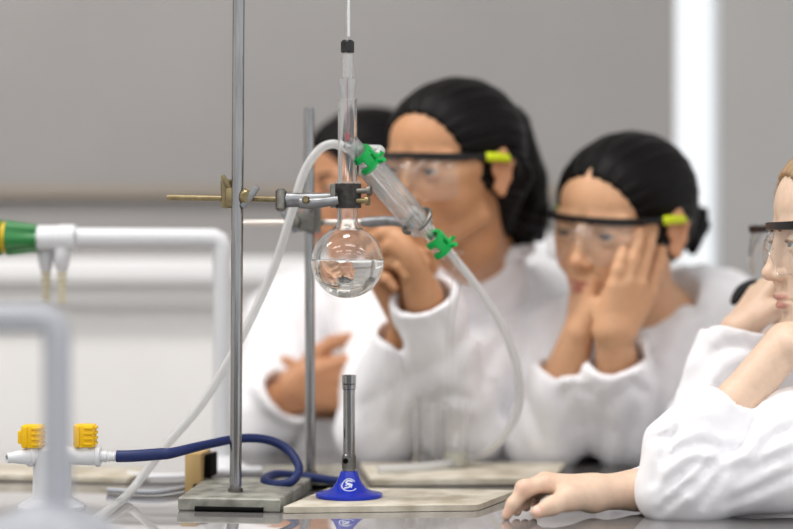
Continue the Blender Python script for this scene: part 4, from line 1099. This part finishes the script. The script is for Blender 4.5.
# ---- girl with clasped hands (centre)
H2 = Head(P(451, 168, 2.44), 41, 5, -3, 1.04)
J2 = dict(neck=P(482, 257, 2.56), shL=P(548, 289, 2.71), shR=P(385, 310, 2.70), pel=P(460, 540, 2.93))
eL2, eR2 = P(464, 428, 2.475), P(380, 430, 2.48); wL2, wR2 = P(424, 298, 2.345), P(410, 318, 2.385)
def hands2():
    F = arm_skin(wL2, eL2, 0.0024, r=(0.022, 0.034))
    mc = [P(398, 238, 2.325), P(404, 246, 2.318), P(409, 255, 2.315), P(413, 265, 2.318)]
    for i, m_ in enumerate(mc): F.cap(wL2, m_, 0.0180, 0.0118, 0.012)
    for i, pts in enumerate(([mc[0], P(380, 224, 2.335), P(368, 228, 2.35), P(364, 236, 2.355)], [mc[1], P(384, 234, 2.325), P(371, 240, 2.34), P(367, 248, 2.35)],
                [mc[2], P(390, 246, 2.32), P(377, 252, 2.335), P(372, 258, 2.345)], [mc[3], P(396, 260, 2.325), P(385, 264, 2.335), P(379, 268, 2.345)])):
        F.chain(pts, [0.0100, 0.0090, 0.0080, 0.0068], 0.0035)
    F.chain([wL2, P(404, 262, 2.37), P(394, 236, 2.372), P(388, 222, 2.37)], [0.014, 0.012, 0.0095, 0.008], 0.006)
    G = arm_skin(wR2, eR2, 0.0026, r=(0.020, 0.032))
    hand(G, wR2, P(392, 268, 2.365) - wR2, V((0.6, 0.3, 0.6)), V((0.3, -1, 0)), [(45, 60, 40)] * 4, 0.88)
    return [F, G]
person('girl with long dark hair and clasped hands before her mouth behind the condenser', H2, J2,
       [(J2['shL'], eL2, cu(wL2, eL2, -0.02), 0.074, 0.053, 0.042), (J2['shR'], eR2, cu(wR2, eR2, 0.16), 0.068, 0.054, 0.042)], hands2, (srgb(200, 148, 108), srgb(160, 94, 80), srgb(190, 126, 96)), 'hair_k', 'brow_k', 'iris_d', 23, hairline=72, folds=[([(515, 285), (475, 325), (450, 362)], 0.008, 7), ([(530, 318), (495, 352), (478, 395)], 0.008, 7), ([(440, 318), (452, 350), (456, 392)], 0.006, 6), ([(398, 330), (404, 380), (392, 428)], 0.007, 6), ([(375, 320), (372, 370), (380, 420)], 0.006, 6), ([(540, 350), (515, 390), (490, 430)], 0.008, 8), ([(484, 262), (502, 244), (525, 262), (535, 290)], 0.006, 6), ([(428, 410), (445, 395), (470, 400)], 0.005, 6)],
       front=V((-0.5, -0.86, 0)), part=False, extra_hair=[[(H2(0, -70, 10), 0.048), (P(508, 168, 2.52), 0.040), (P(512, 205, 2.53), 0.040), (P(520, 232, 2.54), 0.024)], [(P(505, 130, 2.52), 0.036), (P(524, 180, 2.54), 0.030), (P(533, 215, 2.54), 0.022), (P(540, 236, 2.55), 0.008)], [(H2(60, -50, -10), 0.026), (P(494, 222, 2.50), 0.022), (P(497, 244, 2.51), 0.010)]])
glasses(H2, 'clear safety glasses with dark brow bar worn by the girl behind the condenser')

# ---- student at the back left, mostly hidden by the flask
H1 = Head(P(364, 184, 2.76), 60, 6, 0, 1.0)
J1 = dict(neck=P(372, 282, 2.86), shL=P(392, 318, 2.97), shR=P(298, 322, 2.95), pel=P(335, 530, 3.03))
eL1, eR1 = P(366, 424, 2.72), P(262, 424, 2.62); wL1, wR1 = P(356, 402, 2.66), P(292, 390, 2.565)
def hands1():
    F = arm_skin(wR1, eR1, 0.0026)
    hand(F, wR1, P(335, 382, 2.555) - wR1, V((0, -0.1, 1)), V((0.2, 1, 0)), [(30, 60, 40), (32, 62, 40), (34, 64, 40), (36, 66, 40)], 1.02, spread=0.01)
    G = arm_skin(wL1, eL1, 0.0028)
    hand(G, wL1, P(325, 394, 2.625) - wL1, V((0, -0.3, 1)), V((-0.2, 1, 0)), [(25, 45, 25)] * 4, 0.92)
    return [F, G]
person('dark-haired student with folded hands at back left behind the round flask', H1, J1,
       [(J1['shL'], eL1, cu(wL1, eL1, 0.15), 0.070, 0.048, 0.040), (J1['shR'], eR1, cu(wR1, eR1, 0.12), 0.068, 0.052, 0.044)], hands1, TAN, 'hair_k', 'brow_k', 'iris_d', 31, folds=[([(300, 320), (310, 350), (330, 370)], 0.007, 6), ([(265, 370), (280, 395), (300, 412)], 0.007, 6), ([(330, 320), (335, 350), (350, 370)], 0.008, 6), ([(255, 400), (275, 425), (310, 432)], 0.006, 6)],
       res_h=0.0028, res_c=0.005, front=V((-0.6, -0.8, 0)), part=False, extra_hair=[[(H1(0, -60, 0), 0.055), (H1(0, -70, -50), 0.045), (H1(0, -70, -80), 0.02)]])

# ---- student behind the front girl at the right edge
H4 = Head(P(843, 236, 2.27), 66, 6, 0, 1.0)
J4 = dict(neck=P(888, 335, 2.38), shL=P(876, 372, 2.42), shR=P(905, 360, 2.62), pel=P(925, 575, 2.58))
eL4, eR4 = P(722, 425, 2.20), P(706, 432, 2.36); wL4, wR4 = P(738, 330, 2.205), P(775, 345, 2.30)
def hands4():
    F = arm_skin(wL4, eL4, 0.0024)
    hand(F, wL4, V((0.55, 0.2, 0.75)), V((0.3, -1, 0.2)), V((0.8, 0.1, -0.6)), [(62, 70, 40)] * 4, 0.9)
    G = arm_skin(wR4, eR4, 0.003)
    hand(G, wR4, V((0.5, 0.2, 0.8)), V((0.3, 1, 0.2)), V((0.8, 0.1, -0.6)), [(62, 70, 40)] * 4, 0.9)
    return [F, G]
p4 = person('fair-haired student half hidden behind the girl at the right edge chin on fist', H4, J4,
       [(J4['shL'], eL4, cu(wL4, eL4, 0.05), 0.076, 0.056, 0.044), (J4['shR'], eR4, cu(wR4, eR4, 0.15), 0.070, 0.050, 0.044)], hands4, FAIR, 'hair_b', 'brow_b', 'iris_b', 43, folds=[([(752, 340), (716, 352), (690, 392)], 0.007, 6), ([(724, 340), (745, 350), (768, 350)], 0.005, 5), ([(704, 348), (684, 395), (676, 432)], 0.006, 6), ([(765, 362), (724, 386), (700, 424)], 0.007, 6), ([(720, 310), (702, 330), (694, 352)], 0.005, 6)],
       res_h=0.0024, res_c=0.0042, front=V((-0.9, -0.4, 0)), part=False, hairline=86, extra_hair=[[(H4(0, -90, 20), 0.04), (H4(0, -125, -10), 0.03), (H4(0, -130, -70), 0.015)]])
glasses(H4, 'clear safety glasses with black brow bar worn by the half-hidden student at right', False, 24)
sh = MB().tube([P(733, 303, 2.29), P(741, 293, 2.30), P(756, 288, 2.31), P(785, 300, 2.33)], [0.004, 0.009, 0.011, 0.02], 12, smooth=4).build('shirt_collar', 'shirt', p4)

# ---- girl in front at the right edge, one hand flat on the bench
H5 = Head(P(853, 237, 2.02), 85, 5, 0, 1.0)
J5 = dict(neck=P(905, 338, 2.07), shL=P(940, 412, 1.985), shR=P(930, 400, 2.24), pel=P(985, 620, 2.12))
eL5, eR5 = P(668, 487, 1.935), P(800, 478, 2.12); wL5, wR5 = P(786, 345, 1.955), P(594, 493.5, 1.945)
def hands5():
    # far arm lying on the bench: right hand, thumb towards the lens
    F = Field(np.array(P(495, 528, 1.86)) - 0.01, np.array(P(800, 455, 2.16)) + 0.03, 0.0016)
    F.cap(wR5, P(640, 490, 1.965), 0.0165, 0.0195, 0.012); F.cap(P(640, 490, 1.965), eR5, 0.0195, 0.034, 0.012)
    F.cap(wR5 + V((0, 0.010, 0.001)), P(630, 490, 1.975), 0.0145, 0.017, 0.012)
    mc = [P(546, 483.5, 1.925), P(545, 481, 1.943), P(547, 482, 1.960), P(551, 485, 1.976)]
    for i, m_ in enumerate(mc):
        F.cap(wR5 + V((0, 0.006 * (i - 1), 0)), m_, 0.0145, 0.0098, 0.011)
    tips = [[mc[0], P(525, 489, 1.917), P(513, 504, 1.914), P(506.5, 515.5, 1.913)],
            [mc[1], P(524, 489, 1.938), P(517, 503, 1.934), P(517, 511.5, 1.932)],
            [mc[2], P(529, 489, 1.958), P(524, 500, 1.953), P(526, 507, 1.950)],
            [mc[3], P(537, 491, 1.975), P(533, 499, 1.970), P(535, 504, 1.966)]]
    for i, pts in enumerate(tips):
        q = 0.9 if i == 3 else 1
        F.chain(pts, [0.0088 * q, 0.0079 * q, 0.0070 * q, 0.0050 * q], 0.0032)
        F.ell(pts[1] + V((0, 0, 0.0005)), (0.0086 * q,) * 3, None, 0.006)
    th = [wR5 + V((-0.006, -0.008, -0.003)), P(569, 498, 1.912), P(552, 506, 1.898), P(537, 512.2, 1.894)]
    F.chain(th, [0.0150, 0.0125, 0.0086, 0.0068], 0.007)
    # thumbnail bed
    F.ell(P(537, 509.8, 1.887), (0.0042, 0.0030, 0.0030), None, 0.0012, 's')
    # near arm: elbow on the bench, hand under the chin
    G = Field(np.array(P(640, 520, 1.86)) - 0.02, np.array(P(900, 265, 2.06)) + 0.03, 0.0020)
    G.cap(wL5, P(735, 405, 1.945), 0.0205, 0.0215, 0.012); G.cap(P(735, 405, 1.945), eL5 + V((0.008, 0.004, 0.004)), 0.0205, 0.022, 0.012)
    G.cap(wL5 + V((-0.002, 0.008, 0)), P(735, 405, 1.951), 0.018, 0.0195, 0.012)
    hand(G, wL5 + V((0.004, 0, 0.004)), V((0.95, 0.12, 0.16)), V((0.2, 1, 0.4)), V((0.1, 0.3, -1)), [(40, 60, 40), (45, 62, 40), (48, 64, 40), (50, 66, 40)], 0.92)
    return [F, G]
def sleeve5(F):
    pass
p5 = None
def person5():
    neck, shL, shR, pel = J5['neck'], J5['shL'], J5['shR'], J5['pel']
    HF = head_field(H5, 0.0016, neck)
    blush = [(tuple(P(525, 489, 1.91)), 0.014, 0.5), (tuple(P(508, 514, 1.91)), 0.012, 0.6), (tuple(P(545, 480, 1.925)), 0.016, 0.4), (tuple(P(538, 512, 1.89)), 0.014, 0.45)]
    fields = [HF] + hands5() + [torso_skin(neck, shL, shR, eL5, eR5, pel)]
    root = mesh_obj('person', fields, 'skin', None, origin=V((pel.x, pel.y, pel.z)), attrs={'col': skin_color(H5, *FAIR, hands=blush)})
    tag(root, 'fair girl in front at the right edge with one hand on the bench', 'person', 'students watching the distillation')
    eyes(H5, root, 'iris_b'); brows(H5, root, 'brow_b')
    mesh_obj('hair', [hair_field(H5, 0.002, [[(H5(0, -90, 30), 0.04), (H5(0, -125, 0), 0.03), (H5(0, -135, -60), 0.014)]], False, 74)], 'hair_b', root, attrs={'strand': strand_attr(H5)}, it=1)
    # coat: torso and far arm
    F = box_field([neck, shL, shR, pel, eR5, P(600, 470, 2.0), eL5], 0.13, 0.0034); mid = (shL + shR) / 2
    F.cap(shL, shR, 0.066, 0.066, 0.03); F.cap(mid + V((0, 0, -0.03)), pel, 0.12, 0.15, 0.04); F.cap(neck + V((0, 0, -0.02)), mid, 0.06, 0.085, 0.03)
    F.cap(shR, eR5, 0.066, 0.052, 0.02); F.cap(eR5, P(640, 489, 1.972), 0.050, 0.0225, 0.016, cut=True)
    # near upper arm and loose sleeve standing on the elbow
    F.cap(shL, P(790, 452, 1.95), 0.070, 0.060, 0.02); F.cap(P(790, 452, 1.95), P(690, 484, 1.935), 0.060, 0.0375, 0.02)
    F.cap(P(690, 484, 1.935), P(675, 487, 1.935), 0.0375, 0.032, 0.02)
    c0 = P(731, 404, 1.945); e0_ = P(676, 484, 1.935)
    F.cap(e0_, c0, 0.034, 0.0300, 0.014, cut=True)
    F.cap(P(672, 484, 1.932), P(668, 446, 1.93), 0.030, 0.021, 0.02); F.cap(P(668, 446, 1.93), P(706, 414, 1.935), 0.020, 0.018, 0.02)
    F.cap(P(662, 438, 1.93), P(700, 414, 1.93), 0.0125, 0.014, 0.012); F.cap(P(688, 466, 1.928), P(694, 436, 1.93), 0.034, 0.030, 0.02)
    F.cap(P(662, 494, 1.93), P(700, 494, 1.93), 0.0235, 0.0275, 0.015)
    F.warp(cloth_noise(57, 0.0022), 0.03)
    foldwarp(F, [([(757, 412), (749, 430), (741, 446), (722, 456), (706, 470), (690, 490)], 0.0112, 4.5),
                 ([(741, 446), (722, 449), (700, 444), (680, 449), (666, 462)], 0.0083, 4.5),
                 ([(728, 460), (716, 480), (703, 505)], 0.0075, 4.5),
                 ([(702, 456), (684, 471), (660, 496)], 0.0067, 4.5),
                 ([(690, 482), (678, 496), (660, 512)], 0.0083, 4.0),
                 ([(802, 424), (776, 438), (757, 452)], 0.0053, 5),
                 ([(805, 468), (765, 486), (726, 504)], 0.0053, 5),
                 ([(800, 450), (768, 462), (742, 480)], 0.0053, 5),
                 ([(648, 440), (672, 436), (700, 420)], 0.0045, 4.5),
                 ([(800, 396), (778, 406), (764, 422)], 0.0060, 4.5),
                 ([(692, 408), (678, 425), (664, 450), (655, 482)], 0.0053, 4.5)])
    d2 = (c0 - e0_).normalized()
    F.cap(c0 - d2 * 0.03, c0 + d2 * 0.02, 0.0225, 0.0262, 0.003, 's')
    F.cap(neck + V((0, 0, 0.03)), neck + V((0, 0, 0.10)), 0.052, 0.06, 0.008, 's')
    F.cap(P(660, 486, 1.972), P(600, 491, 1.96), 0.019, 0.019, 0.002, 's')
    c = [neck + V((-math.cos(a) * -0.064, math.sin(a) * 0.064, 0.02 * math.cos(a * 0.7))) for a in np.radians(np.linspace(-150, 150, 15))]
    F.chain(c, 0.0085, 0.008)
    mesh_obj('lab_coat', [F], 'coat', root, it=2)
    nl = MB().lathe([(0.0, 0.0011), (0.0022, 0.0008), (0.0038, 0.0), (0.003, -0.001)], P(537, 510.2, 1.8885), V((-0.15, -1, 0.55)), 14, cap=False)
    nl.build('fingernail', mat('nail_pink', srgb(240, 196, 180), 0.25), root)
    return root
p5 = person5()
glasses(H5, 'clear safety glasses with black brow bar worn by the front girl', False)
